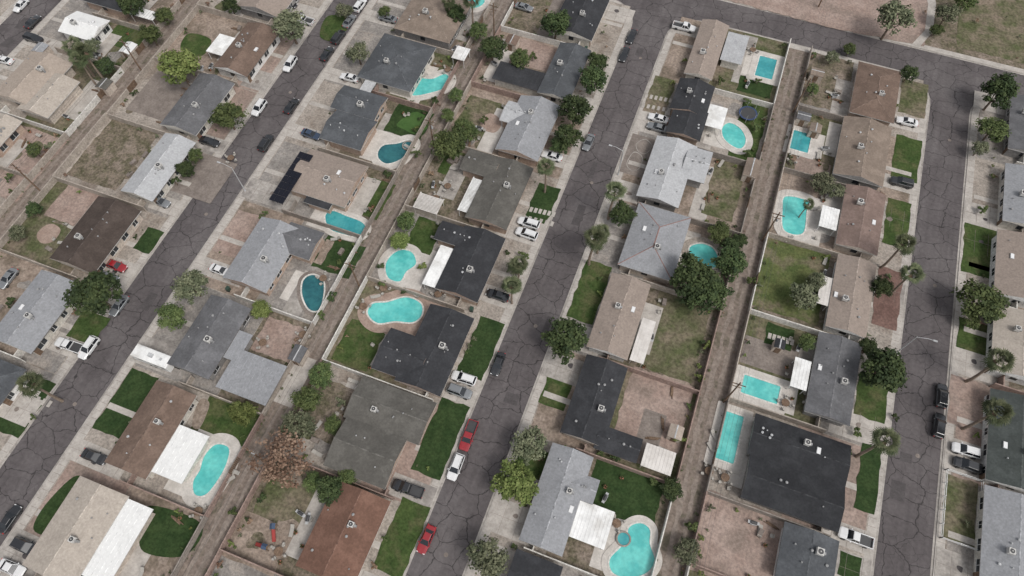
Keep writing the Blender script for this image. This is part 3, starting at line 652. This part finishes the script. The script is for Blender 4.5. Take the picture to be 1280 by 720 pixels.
# ------------------------------------------------------------------ patio covers, solar, trailer, trampoline, furniture
def cover(mat,c,slats=False,h=2.6):
    x0,y0,x1,y1=snap(c,h); mb=MB()
    if slats:
        n=int((y1-y0)/.3)
        for k in range(n): mb.box(x0,y0+k*.3,h,x1,y0+k*.3+.2,h+.08)
        mb.box(x0,y0,h-.2,x0+.15,y1,h-.003); mb.box(x1-.15,y0,h-.2,x1,y1,h-.003)
    else:
        mb.box(x0,y0,h,x1,y1,h+.12)
        k=x0+.6
        while k<x1-.3: mb.box(k,y0+.02,h+.121,k+.05,y1-.02,h+.16); k+=.6
    for (a,b) in((x0+.2,y0+.2),(x1-.3,y0+.2),(x1-.3,y1-.3),(x0+.2,y1-.3)): mb.box(a,b,ZT,a+.1,b+.1,h-.001)
    mb.obj('patio_cover',[mat]); FORB.append((x0,y0,x1,y1))
for m,c,s in [(WHITE,(275,42,300,50,282,72,258,64),0),(WHITE,(168,8,198,16,192,26,162,18),0),(WHITE,(572,57,588,62,580,77,565,72),0),
 (WHITE,(592,220,614,228,602,272,572,262),1),(WHITE,(556,308,578,315,545,362,523,352),0),(CREAM,(804,398,820,402,804,456,786,449),0),
 (WHITE,(887,130,910,136,902,162,880,157),0),(WHITE,(1028,257,1050,262,1045,288,1023,283),0),(CREAM,(808,555,846,565,838,594,800,583),0),
 (WHITE,(722,625,774,640,750,686,706,668),0),(WHITE,(994,447,1016,452,1006,488,987,483),0),(CREAM,(1027,345,1042,348,1036,383,1020,379),0),
 (CREAM,(528,240,556,249,545,268,514,258),1),(METAL,(458,100,470,104,462,118,448,113),0),(METAL,(870,60,885,64,880,78,865,74),0)]:
    cover(m,c,s)
x0,y0,x1,y1=snap((378,186,396,192,356,258,338,250),3.6); mb=MB()
SOL=flat('solar_cell',(0.010,0.011,0.018),0.35,spec=.3); xx=x0
while xx+1.04<x1+.6:
    k=y0
    while k+1.6<y1+.5:
        mb.box(xx,k,3.95,xx+1.04,k+1.6,4.0,0); mb.box(xx+.4,k+.3,3.0,xx+.5,k+.4,3.949,1); k+=1.66
    xx+=1.08
mb.obj('solar_panel_array',[SOL,DARKM])
def trailer(px,py,L=7.6,W=2.4):
    x,y=G(px,py,2); mb=MB()
    mb.box(-L/2,-W/2,.5,L/2,W/2,2.7,0); mb.box(-L/2+.3,-W/2+.15,2.7,L/2-.3,W/2-.15,2.85,0)
    mb.box(-.6,-.35,2.85,.4,.35,3.1,2); mb.box(1.8,-.25,2.85,2.3,.25,2.95,2); mb.box(L/2,-.1,.5,L/2+1.2,.1,.62,1)
    for sx in(-.5,.5):
        for sy in(-1,1): mb.cyl((sx,sy*(W/2-.2),.35),(sx,sy*(W/2+.03),.35),.35,.35,12,1)
    for k in(-2.5,0.8,2.3): mb.box(k,-W/2-.02,1.5,k+.9,-W/2-.001,2.1,3); mb.box(k,W/2+.001,1.5,k+.9,W/2+.02,2.1,3)
    o=mb.obj('travel_trailer',[WHITE,TYRE,METAL,GLASS]); o.location=(x,y,ZT); return o
trailer(192,447)
x,y=G(935,142,.9); mb=MB(); n=20
P=[(math.cos(2*math.pi*k/n),math.sin(2*math.pi*k/n)) for k in range(n)]
mb.poly([(a*1.7,b*1.7,.9) for a,b in P],0); ring(mb,[(a*2.1,b*2.1) for a,b in P],[(a*1.72,b*1.72) for a,b in P],.93,1)
for k in range(0,n,3): a,b=P[k]; mb.cyl((a*2.1,b*2.1,0),(a*2.1,b*2.1,2.3),.04,.04,6,2)
o=mb.obj('trampoline',[DARKM,flat('trampoline_pad',(0.03,0.05,0.12),.6),METAL]); o.location=(x,y,ZT); FORB.append((x-2.3,y-2.3,x+2.3,y+2.3))
CUSH=flat('cushion',(0.35,0.33,0.3),.8)
def table_mesh():
    mb=MB(); mb.cyl((0,0,.7),(0,0,.76),.75,.75,14,0); mb.cyl((0,0,0),(0,0,.7),.06,.05,6,1)
    for k in range(4):
        t=k*math.pi/2+.4; x=1.15*math.cos(t);y=1.15*math.sin(t)
        mb.box(x-.24,y-.24,.4,x+.24,y+.24,.46,2)
        mb.cyl((x*1.18,y*1.18,.45),(x*1.22,y*1.22,.95),.22,.22,6,2)
        for a in(-.2,.2):
            for b in(-.2,.2): mb.cyl((x+a,y+b,0),(x+a,y+b,.4),.02,.02,4,1)
    return mb.mesh('patio_table_set',[WOOD,DARKM,CUSH])
def lounger_mesh():
    mb=MB(); mb.box(-.33,-1,.3,.33,.35,.38,0); mb.poly([(-.33,.35,.38),(.33,.35,.38),(.33,.95,.8),(-.33,.95,.8)],0); mb.poly([(-.33,.95,.74),(.33,.95,.74),(.33,.35,.3),(-.33,.35,.3)],0)
    for a in(-.3,.3):
        for b in(-.9,.3): mb.cyl((a,b,0),(a,b,.3),.025,.025,4,1)
    return mb.mesh('sun_lounger',[CUSH,DARKM])
def bin_mesh():
    mb=MB(); mb.box(-.3,-.35,.08,.3,.35,1.0,0); mb.box(-.33,-.4,1.0,.33,.42,1.08,0); mb.cyl((-.35,-.3,.12),(.35,-.3,.12),.12,.12,8,1)
    return mb.mesh('wheeled_bin',[flat('bin_plastic',(0.03,0.06,0.045),.5),TYRE])
def pot_mesh():
    mb=MB(); mb.cyl((0,0,0),(0,0,.45),.2,.3,12,0); mb.cyl((0,0,.45),(0,0,.5),.33,.33,12,0)
    r=random.Random(4)
    for k in range(26):
        t=r.uniform(0,6.28); q=r.uniform(.1,.45); h=r.uniform(.55,.95); mb.poly([(0,0,.5),(q*math.cos(t)-.07,q*math.sin(t),h),(q*1.2*math.cos(t),q*1.2*math.sin(t),h-.1),(q*math.cos(t)+.07,q*math.sin(t)+.05,h)],1)
    return mb.mesh('potted_plant',[flat('terracotta',(.3,.13,.08),.8),LF['green'][0]])
def grill_mesh():
    mb=MB(); mb.box(-.5,-.28,.1,.5,.28,.8,1); mb.box(-.55,-.32,.8,.55,.32,.88,1); mb.cyl((-.5,0,.95),(.5,0,.95),.28,.28,12,0); mb.box(.56,-.25,.84,.95,.25,.88,1); mb.box(-.95,-.25,.84,-.56,.25,.88,1)
    for a in(-.45,.45): mb.cyl((a,-.2,.1),(a,-.25,.1),.1,.1,8,0)
    return mb.mesh('barbecue_grill',[DARKM,METAL])
def chair_mesh():
    mb=MB(); mb.box(-.28,-.28,.38,.28,.28,.44,0); mb.box(-.28,.24,.44,.28,.3,.95,0); mb.box(-.33,-.28,.6,-.281,.3,.64,0); mb.box(.281,-.28,.6,.33,.3,.64,0)
    for a in(-.25,.25):
        for b in(-.25,.25): mb.cyl((a,b,0),(a,b,.38),.025,.025,4,1)
    return mb.mesh('garden_chair',[CUSH,DARKM])
def box_mesh():
    mb=MB(); mb.box(-.7,-.35,0,.7,.35,.6,0); mb.box(-.74,-.39,.6,.74,.39,.68,1); mb.box(-.1,-.4,.5,.1,-.391,.6,1); return mb.mesh('storage_chest',[flat('chest_plastic',(.2,.17,.14),.6),PAVER])
def pile_mesh():
    r=random.Random(2); mb=MB()
    for k in range(14):
        a=r.uniform(-.5,.5);b=r.uniform(-.2,.2);h=.08*(k//4); mb.box(a-.8,b-.06,h+k*.001,a+1.0,b+.06,h+.07+k*.001)
    return mb.mesh('timber_pile',[WOOD])
def slide_mesh():
    mb=MB(); mb.box(-.4,-.4,1.1,.4,.4,1.2,0)
    for a in(-.37,.37):
        for b in(-.37,.37): mb.cyl((a,b,0),(a,b,1.9),.05,.05,6,0)
    mb.poly([(-.45,-.45,1.9),(.45,-.45,1.9),(.45,0,2.3),(-.45,0,2.3)],1); mb.poly([(-.45,0,2.3),(.45,0,2.3),(.45,.45,1.9),(-.45,.45,1.9)],1)
    mb.poly([(.4,-.3,1.15),(2.2,-.3,.15),(2.2,.3,.15),(.4,.3,1.15)],2); mb.poly([(.4,-.3,1.35),(2.2,-.3,.35),(2.2,-.3,.15),(.4,-.3,1.15)],2); mb.poly([(.4,.3,1.35),(2.2,.3,.35),(2.2,.3,.15),(.4,.3,1.15)],2)
    return mb.mesh('play_slide',[WOOD,flat('canvas_blue',(.05,.08,.14),.7),flat('plastic_red',(.3,.04,.035),.5)])
TM,LM,BM,PO,GR,CH,BX,PI,SLD=table_mesh(),lounger_mesh(),bin_mesh(),pot_mesh(),grill_mesh(),chair_mesh(),box_mesh(),pile_mesh(),slide_mesh()
def inst(name,me,x,y,z=ZT,rot=0,s=1,sz=None):
    o=bpy.data.objects.new(name,me); o.location=(x,y,z); o.rotation_euler=(0,0,rot); o.scale=(s,s,sz or s); coll.objects.link(o); return o
for px,py in [(885,590),(905,598),(480,362),(548,370),(290,200),(620,215),(940,65),(1010,500),(380,420),(1030,225),(770,655),(250,640),(455,385),(560,235),(330,430),(990,200),(560,90),(350,690),(405,350),(545,250),(980,505)]:
    x,y=G(px,py); inst('patio_table_set',TM,x,y,ZT+.1,random.uniform(0,3))
for px,py in [(934,100),(945,103),(985,300),(1018,262),(288,600),(294,590),(530,96),(470,372),(520,370),(888,560),(892,545),(420,300),(510,185)]:
    x,y=G(px,py); inst('sun_lounger',LM,x,y,ZT+.13,random.uniform(0,6))
for px,py in [(335,685),(345,660)]:
    x,y=G(px,py); inst('play_slide',SLD,x,y,ZT+.03,random.uniform(0,6))

def shed(px,py,W,Ln,c):
    x,y=G(px,py,2.3); mb=MB(); roof(mb,-W/2,-Ln/2,W/2,Ln/2,2.1,.3,'g',.08); mb.box(-W/2+.1,-Ln/2+.1,0,W/2-.1,Ln/2-.1,2.099,2)
    mb.box(-.5,-Ln/2+.05,0.05,.5,-Ln/2+.099,1.9,1); o=mb.obj('garden_shed',[roofmat(c),WOOD,WC[0],METAL]); o.location=(x,y,ZT); FORB.append((x-W/2,y-Ln/2,x+W/2,y+Ln/2))
for a in [(407,243,3,3,'lg'),(1005,145,3,2.5,'gr'),(1020,160,2.5,2.5,'tb'),(845,540,2.5,2.5,'tan'),(160,60,3,3.5,'wh'),(130,105,3,3,'gb'),
          (1022,90,3,2.5,'tb'),(940,210,3,5,'tb'),(975,430,2,2,'dk'),(50,60,3,3,'lg'),(372,442,2.6,3.2,'gr'),(640,50,3,3,'br')]: shed(*a)

# ------------------------------------------------------------------ vehicles
def wheels(mb,L,W,r=.34):
    for sx in(-L*.31,L*.31):
        for s in(-1,1):
            mb.cyl((sx,s*(W/2-.22),r),(sx,s*(W/2+.01),r),r,r,14,2); mb.cyl((sx,s*(W/2+.011),r),(sx,s*(W/2+.02),r),r*.6,r*.55,10,5)
def loft(mb,st,mi=0):
    R=[]
    for (x,w,zb,zs,zt) in st:
        R.append([(x,-w*.9,zb),(x,-w,zb+.15),(x,-w,zs),(x,-w*.88,zt-.03),(x,-w*.5,zt),(x,w*.5,zt),(x,w*.88,zt-.03),(x,w,zs),(x,w,zb+.15),(x,w*.9,zb)])
    n=10
    for i in range(len(R)-1):
        for k in range(n):
            j=(k+1)%n; mb.poly([R[i][k],R[i][j],R[i+1][j],R[i+1][k]][::-1],mi)
    mb.poly(R[0],mi); mb.poly(R[-1][::-1],mi)
def green(mb,xb0,xb1,xt0,xt1,wb,wt,zb,zt):
    b=[(xb0,-wb,zb),(xb1,-wb,zb),(xb1,wb,zb),(xb0,wb,zb)]; t=[(xt0,-wt,zt),(xt1,-wt,zt),(xt1,wt,zt),(xt0,wt,zt)]
    for k in range(4):
        j=(k+1)%4; mb.poly([b[k],b[j],t[j],t[k]],1)
    c=[(xt0+.12,-wt+.1,zt+.05),(xt1-.12,-wt+.1,zt+.05),(xt1-.12,wt-.1,zt+.05),(xt0+.12,wt-.1,zt+.05)]
    for k in range(4):
        j=(k+1)%4; mb.poly([t[k],t[j],c[j],c[k]],0)
    mb.poly(c,0)
    for k in range(4): mb.cyl(b[k],t[k],.06,.05,5,0,False)
    xm=(xt0+xt1)/2
    for s in(-1,1): mb.cyl((xm,s*(wb+.005),zb),(xm,s*(wt+.005),zt),.05,.05,4,0,False)
def car_mesh(kind):
    mb=MB()
    if kind=='sedan':
        L=4.8;W=1.85
        loft(mb,[(-2.4,.72,.4,.75,.86),(-2.25,.85,.28,.85,1.0),(-1.6,.92,.22,.9,1.04),(0,.925,.22,.88,1.0),(.9,.92,.22,.86,.98),(1.8,.89,.24,.76,.88),(2.25,.8,.3,.66,.76),(2.4,.62,.4,.58,.64)])
        green(mb,-1.75,1.0,-1.05,.2,.84,.62,.96,1.42)
    elif kind=='suv':
        L=4.85;W=1.95
        loft(mb,[(-2.42,.8,.45,.95,1.1),(-2.3,.92,.32,1.0,1.16),(-1.5,.97,.28,1.02,1.15),(.7,.97,.28,1.0,1.12),(1.3,.95,.28,.98,1.1),(2.1,.9,.32,.9,1.0),(2.42,.72,.45,.75,.84)])
        green(mb,-2.3,1.15,-2.0,.35,.88,.7,1.1,1.7)
        for s in(-1,1): mb.box(-1.8,s*.62-.02,1.76,.1,s*.62+.02,1.8,5)
    else:
        L=5.8;W=2.0
        loft(mb,[(-.45,.98,.35,1.05,1.12),(1.3,.98,.35,1.05,1.14),(1.7,.97,.35,1.05,1.15),(2.6,.93,.38,.98,1.08),(2.9,.75,.5,.85,.95)])
        green(mb,-.5,1.5,-.35,.75,.9,.74,1.1,1.8)
        mb.box(-2.9,-.98,.45,-.46,.98,.72,0,top=5); mb.box(-2.9,-.98,.721,-.46,-.86,1.15,0); mb.box(-2.9,.86,.721,-.46,.98,1.15,0)
        mb.box(-2.9,-.859,.721,-2.8,.859,1.13,0); mb.box(-2.799,-.859,.722,-.47,.859,.74,5)
    wheels(mb,L,W,.34 if kind=='sedan' else .39)
    h=L/2
    for s in(-1,1):
        mb.box(h-.22,s*.6-.16,.6,h-.06+.02,s*.6+.16,.74,4); mb.box(-h-.015,s*.68-.12,.72,-h+.12,s*.68+.12,.92,3)
        mb.box(.75,s*(W/2)+(0 if s>0 else -.2),.98,.95,s*(W/2)+(.2 if s>0 else 0),1.1,0)
    mb.box(h-.12,-.5,.35,h+.02,.5,.55,5)
    return mb.mesh(kind,[flat('car_paint_base',(.5,.5,.5)),CGLASS,TYRE,RED,LAMP,DARKM])
CM={k:car_mesh(k) for k in('sedan','suv','pickup')}
PC={'w':flat('paint_white',(.66,.66,.66),.25,coat=1),'k':flat('paint_black',(.018,.019,.022),.2,coat=1),'g':flat('paint_grey',(.22,.23,.24),.25,metal=.3,coat=1),
    'r':flat('paint_red',(.27,.014,.02),.22,coat=1),'b':flat('paint_blue',(.03,.05,.09),.22,coat=1)}
NM={'sedan':'parked_sedan_car','suv':'parked_suv','pickup':'parked_pickup_truck'}
for x,y,k,c,d in carw:
    onroad=any(abs(x-s)<HW for s in XS)
    if d=='Y': near=min(XS,key=lambda s:abs(x-s)); rot=math.pi/2 if x>near else -math.pi/2
    else: rot=random.choice((0,math.pi))
    o=inst(NM[k],CM[k],x,y,0.002 if onroad else ZT+.06,rot+random.uniform(-.04,.04),.97)
    o.material_slots[0].link='OBJECT'; o.material_slots[0].material=PC[c]
    FORB.append((x-2.8,y-2.8,x+2.8,y+2.8))

# ------------------------------------------------------------------ trees
def rv(r): 
    return Vector((r.gauss(0,1),r.gauss(0,1),r.gauss(0,1))).normalized()
def tree_mesh(kind,seed,R=3.5,H=6.5,ncl=58,nl=46,ls=.32):
    r=random.Random(seed); mb=MB(); zc=H*.62
    mb.cyl((0,0,-.1),(.1,.05,H*.3),.06*R,.045*R,8,0); cs=[]
    lob=[r.uniform(.72,1.12) for _ in range(9)]
    for _ in range(ncl):
        d=rv(r); d.z=d.z if d.z>-.35 else -d.z
        a=(math.atan2(d.y,d.x)/(2*math.pi)%1)*9; i=int(a)%9; f=lob[i]*(1-(a%1))+lob[(i+1)%9]*(a%1)
        rad=r.uniform(.35,1)**.6*f
        cs.append(Vector((d.x*R*rad*.82,d.y*R*rad*.82,zc+d.z*H*.34*rad)))
    for c in cs[:9]:
        mid=Vector((c.x*.4,c.y*.4,H*.42)); mb.cyl((.1,.05,H*.28),mid,.03*R,.02*R,5,0,False); mb.cyl(mid,c,.02*R,.008*R,5,0,False)
    for c in cs:
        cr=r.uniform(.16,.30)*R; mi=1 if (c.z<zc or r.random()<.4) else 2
        for _ in range(nl):
            d=rv(r); p=c+d*cr*r.uniform(.35,1.05); p.z=c.z+(p.z-c.z)*.75
            nrm=(d*.8+Vector((0,0,.7))+rv(r)*.7).normalized(); u=nrm.orthogonal().normalized(); v=nrm.cross(u); t=r.uniform(0,6.28)
            u,v=u*math.cos(t)+v*math.sin(t),v*math.cos(t)-u*math.sin(t); s=ls*r.uniform(.6,1.25)
            mb.poly([p-u*s*.5-v*s*.25,p+u*s*.5-v*s*.35,p+u*s*.3+v*s*.45,p-u*s*.4+v*s*.4],mi)
    return mb.mesh('tree_'+kind,[BARK]+LF[kind])
TR={}
for n_,k in enumerate(('dark','green','bright','olive')):
    TR[k]=[tree_mesh(k,i*11+n_, ncl=(70 if k!='olive' else 54),nl=52 if k!='olive' else 44) for i in range(3)]
TR['brown']=[tree_mesh('brown',5,ncl=60,nl=26,ls=.26)]
SH={k:[tree_mesh(k,100+i,R=1,H=1.5,ncl=14,nl=30,ls=.18) for i in range(2)] for k in('dark','green','bright','olive','brown')}
def palm_mesh(seed,H=8.5,R=2.3):
    r=random.Random(seed); mb=MB(); p=Vector((0,0,-.1)); rr=.26
    for k in range(6):
        q=Vector((math.sin(k*.5+seed)*.12,math.cos(k*.7)*.1,H*(k+1)/6)); mb.cyl(p,q,rr,rr-.02,8,0,False); rr-=.02; p=q
    top=p
    for k in range(44):
        az=r.uniform(0,6.283); el=r.uniform(-.75,1.3); d=Vector((math.cos(az)*math.cos(el),math.sin(az)*math.cos(el),math.sin(el)))
        Ls=R*r.uniform(.42,.6); base=top+d*Ls; mb.cyl(top,base,.025,.015,3,1,False)
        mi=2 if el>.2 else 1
        side=d.cross(Vector((0,0,1))).normalized(); up=side.cross(d).normalized(); n=11
        for j in range(n):
            t=(j/(n-1)-.5)*3.4; dd=(d*math.cos(t)+side*math.sin(t)).normalized(); ll=R*.48*(1-.25*abs(t)/1.7)*r.uniform(.85,1.1)
            tip=base+dd*ll-Vector((0,0,.22*ll))+up*.02; wv=(d*-math.sin(t)+side*math.cos(t))*.075
            mid=base+dd*ll*.55; mb.poly([base,mid-wv,tip,mid+wv],mi)
    for k in range(18):
        az=r.uniform(0,6.283); d=Vector((math.cos(az)*.5,math.sin(az)*.5,-1)); mb.poly([top,top+d*.7+Vector((.12,0,0)),top+d*1.3,top+d*.7-Vector((.12,0,0))],3)
    return mb.mesh('fan_palm',[PALMT]+LF['palm']+[LF['brown'][1]])
PM=[palm_mesh(i) for i in range(3)]
NT={'dark':'shade_tree','green':'shade_tree','bright':'mesquite_tree','olive':'olive_tree','brown':'dried_tree'}
T=[(125,372,33,'dark'),(707,428,28,'dark'),(862,352,29,'dark'),(888,368,26,'dark'),(912,332,22,'dark'),(868,372,18,'dark'),(1098,468,31,'dark'),(1226,380,29,'green'),(1243,122,23,'dark'),(1243,160,19,'green'),
(240,358,22,'olive'),(215,395,19,'green'),(228,90,26,'bright'),(285,146,21,'green'),(365,38,24,'olive'),(448,68,15,'olive'),(562,186,22,'green'),(582,165,17,'green'),(650,75,14,'green'),
(718,142,22,'dark'),(710,172,18,'dark'),(740,102,19,'dark'),(746,80,14,'dark'),(695,32,19,'dark'),(615,62,18,'dark'),(778,265,17,'dark'),
(645,605,28,'bright'),(662,555,24,'olive'),(610,700,28,'olive'),(383,497,18,'green'),(372,532,22,'olive'),(400,468,17,'green'),(355,580,36,'brown'),(302,515,17,'bright'),
(325,385,14,'bright'),(1005,370,20,'olive'),(1020,352,13,'olive'),(1102,360,15,'dark'),(1136,93,12,'dark'),(1112,32,24,'olive'),(1183,20,15,'olive'),(1085,432,13,'dark'),(900,290,16,'green'),(912,308,13,'dark'),(1053,455,9,'green'),
(410,610,19,'dark'),(435,595,13,'green'),(390,600,13,'green'),(840,610,15,'dark'),(860,688,18,'olive'),(868,655,11,'green'),(1028,228,17,'olive'),(1045,238,12,'olive'),(1008,428,12,'green'),(500,300,14,'bright'),(508,278,13,'green'),
(570,20,14,'dark'),(598,38,13,'green'),(605,150,8,'green'),(850,548,10,'bright'),(885,430,8,'bright'),(876,470,8,'bright'),(205,20,13,'green'),(190,45,14,'green'),(165,5,19,'dark'),(115,60,12,'olive'),
(290,640,9,'green'),(325,620,9,'dark'),(60,180,8,'olive'),(20,290,12,'olive'),(10,220,8,'green'),(232,212,12,'dark'),(245,195,10,'green'),(218,226,8,'dark'),
(820,600,9,'green'),(832,585,8,'dark'),(770,572,8,'dark'),(750,566,7,'green'),(948,100,6,'green'),(925,300,11,'dark'),(935,190,8,'green'),(940,350,9,'green'),
(945,158,8,'green'),(900,100,8,'green'),(935,125,7,'green'),(700,182,13,'dark'),(645,335,12,'olive'),(638,357,11,'olive'),(655,318,9,'green'),
(415,530,12,'green'),(425,500,9,'olive'),(478,352,7,'green'),(528,330,8,'bright'),(476,330,7,'dark'),(505,362,6,'dark'),(1225,185,12,'olive'),(1232,260,9,'green'),(1215,400,12,'green'),(1120,520,7,'dark'),(1075,540,9,'green'),(705,560,8,'bright'),
(415,370,10,'dark'),(398,392,9,'green'),(485,215,8,'dark'),(520,190,8,'green'),(545,125,8,'dark'),(570,120,10,'green'),(560,145,10,'green'),(1205,5,14,'green'),(1170,38,9,'green'),
(480,15,9,'green'),(430,15,12,'olive'),(290,10,12,'dark'),(40,520,6,'green'),(10,375,9,'dark'),(30,372,10,'green'),(665,70,8,'green'),(1040,72,10,'olive'),(1062,62,9,'green'),(1015,112,9,'green')]
rt=random.Random(3)
for px,py,rr,k in T:
    zc=min(4.2,rr*.22); x,y=G(px,py,zc); den=(math.sin(PIT)-(360-py)/FOC*math.cos(PIT)); pm=FOC*den/HGT; Rm=rr/pm
    if Rm<1.6: me=rt.choice(SH[k]); s=Rm/1.0
    else: me=rt.choice(TR[k]); s=Rm/3.1
    inst(NT[k] if Rm>=1.6 else 'shrub',me,x,y,ZT,rt.uniform(0,6.28),s,s*rt.uniform(.8,1.05))
for px,py,s in [(683,210,1),(768,240,1.15),(743,298,1.2),(752,292,.9),(640,357,.9),(648,330,.9),(1130,305,1.1),(1140,343,1.05),(1250,452,1.2),(1247,515,1.2),(1105,552,1.2),(38,480,1.1),(90,58,1.1),(105,65,1.1),(98,75,1),
                (590,0,1.1),(1010,255,.6),(560,0,.9)]:
    z=8.5*s; x,y=G(px,py,z); inst('fan_palm_tree',rt.choice(PM),x,y,ZT,rt.uniform(0,6.28),s)

def free(x,y,m=.2): return not any(a-m<x<c+m and b-m<y<d+m for a,b,c,d in FORB)
CL=[('potted_plant',PO),('potted_plant',PO),('barbecue_grill',GR),('garden_chair',CH),('garden_chair',CH),('storage_chest',BX),('timber_pile',PI),('sun_lounger',LM)]
for row,ya,yb,f,b,hf,hb,s in LOTS:
    n=2 if yb<-25 else rt.randint(8,13)
    for _ in range(n):
        q=rt.random()
        if q<.55: x=b-s*rt.uniform(.8,1.8); y=rt.uniform(ya+1,yb-1)
        elif q<.72: x=rt.uniform(*sorted((hb,b))); y=rt.choice((ya+1,yb-1))
        elif q<.9: x=hf-s*rt.uniform(.6,1.4); y=rt.uniform(ya,yb)
        else: x=rt.uniform(*sorted((f+s*2.2,hf))); y=rt.uniform(ya,yb)
        if not free(x,y): continue
        k=rt.choice(('dark','green','green','olive','olive','bright','brown')); sc=rt.uniform(.3,.9)
        inst('shrub',rt.choice(SH[k]),x,y,ZT,rt.uniform(0,6.28),sc,sc*rt.uniform(.7,1.1))
    if rt.random()<.2:
        x=b-s*rt.uniform(2,4); y=rt.uniform(ya+2,yb-2)
        if free(x,y,1.4):
            k=rt.choice(('dark','green','olive')); sc=rt.uniform(.5,.8); inst(NT[k],rt.choice(TR[k]),x,y,ZT,rt.uniform(0,6.28),sc)
    if yb>-25:
        for _ in range(rt.randint(4,8)):
            x=hb+s*rt.uniform(.6,4.5); y=rt.uniform(ya+.8,yb-.8)
            if abs(x-b)<1 or (x-b)*s>0 or not free(x,y,.1): continue
            nm,me=rt.choice(CL); inst(nm,me,x,y,ZT+.05,rt.choice((0,1.57,3.14,4.71))+rt.uniform(-.3,.3))
    if rt.random()<.5:
        x=hf+s*1.0; y=ya+.9
        if free(x,y): inst('wheeled_bin',BM,x,y,ZT+.02,rt.uniform(-.2,.2))
for ax in ALX:
    for _ in range(90):
        x=ax+rt.choice((-1,1))*rt.uniform(1.7,2.35); y=rt.uniform(-20,140); sc=rt.uniform(.12,.4); k=rt.choice(('olive','green','brown','olive'))
        inst('weed_shrub',rt.choice(SH[k]),x,y,ZT,rt.uniform(0,6.28),sc)
for _ in range(12):
    x=rt.uniform(20,120); y=rt.uniform(158,180); k=rt.choice(('olive','brown')); sc=rt.uniform(.3,.9); inst('shrub',rt.choice(SH[k]),x,y,ZT,0,sc)

# ------------------------------------------------------------------ utility poles, lamps
for ax in ALX[:3]:
    pts=[]
    for k in range(6):
        y=-30+k*36.6+ (ax%7); x=ax+2.1; mb=MB()
        mb.cyl((0,0,-.1),(0,0,10.5),.19,.13,8,0); mb.box(-1.2,-.07,9.6,1.2,.07,9.75,0); mb.box(-.8,-.05,8.5,.8,.05,8.62,0)
        for q in(-1.1,-.4,.4,1.1): mb.cyl((q,0,9.75),(q,0,9.95),.05,.04,6,1)
        if k%2: mb.cyl((.35,0,7.6),(.35,0,8.4),.22,.22,10,1)
        o=mb.obj('utility_pole',[WOOD,METAL]); o.location=(x,y,ZT); pts.append((x,y))
    mb=MB()
    for q in(-1.1,-.4,.4,1.1):
        for (xa,yA),(xb,yB) in zip(pts,pts[1:]):
            pr=None
            for j in range(9):
                t=j/8; p=(xa+q,yA+(yB-yA)*t,ZT+9.93-3.2*t*(1-t))
                if pr: mb.cyl(pr,p,.018,.018,4,0,False)
                pr=p
    mb.obj('overhead_power_line',[DARKM])
def lamp(x,y,s):
    mb=MB(); mb.cyl((0,0,0),(0,0,8),.12,.07,8); mb.cyl((0,0,7.9),(s*1.6,0,8.5),.05,.05,6); mb.cyl((s*1.6,0,8.5),(s*2.6,0,8.5),.05,.05,6)
    mb.box(min(s*2.5,s*3.2),-.15,8.42,max(s*2.5,s*3.2),.15,8.56); mb.cyl((0,0,0),(0,0,.25),.22,.2,8)
    o=mb.obj('street_lamp',[METAL]); o.location=(x,y,ZT)
x,y=G(1131,446); lamp(XS[3]-HW-.6,y,1); lamp(XS[2]+HW+.6,92,-1); lamp(XS[1]+HW+.6,60,-1)
x0,y0,x1,y1=snap((1181,590,1226,600,1220,686,1174,675)); mb=MB()
for (a,b,c,d) in((x0,y0,x1,y0),(x0,y1,x1,y1),(x0,y0,x0,y1),(x1,y0,x1,y1)):
    n=max(2,int((abs(c-a)+abs(d-b))/2))
    for k in range(n+1): t=k/n; mb.box(a+(c-a)*t-.06,b+(d-b)*t-.06,ZT,a+(c-a)*t+.06,b+(d-b)*t+.06,ZT+1.1)
    for z in(.4,.9): mb.box(min(a,c)-.03,min(b,d)-.03,ZT+z,max(a,c)+.03,max(b,d)+.03,ZT+z+.12)
mb.obj('rail_fence',[WHITE])
print('objects',len(bpy.data.objects))
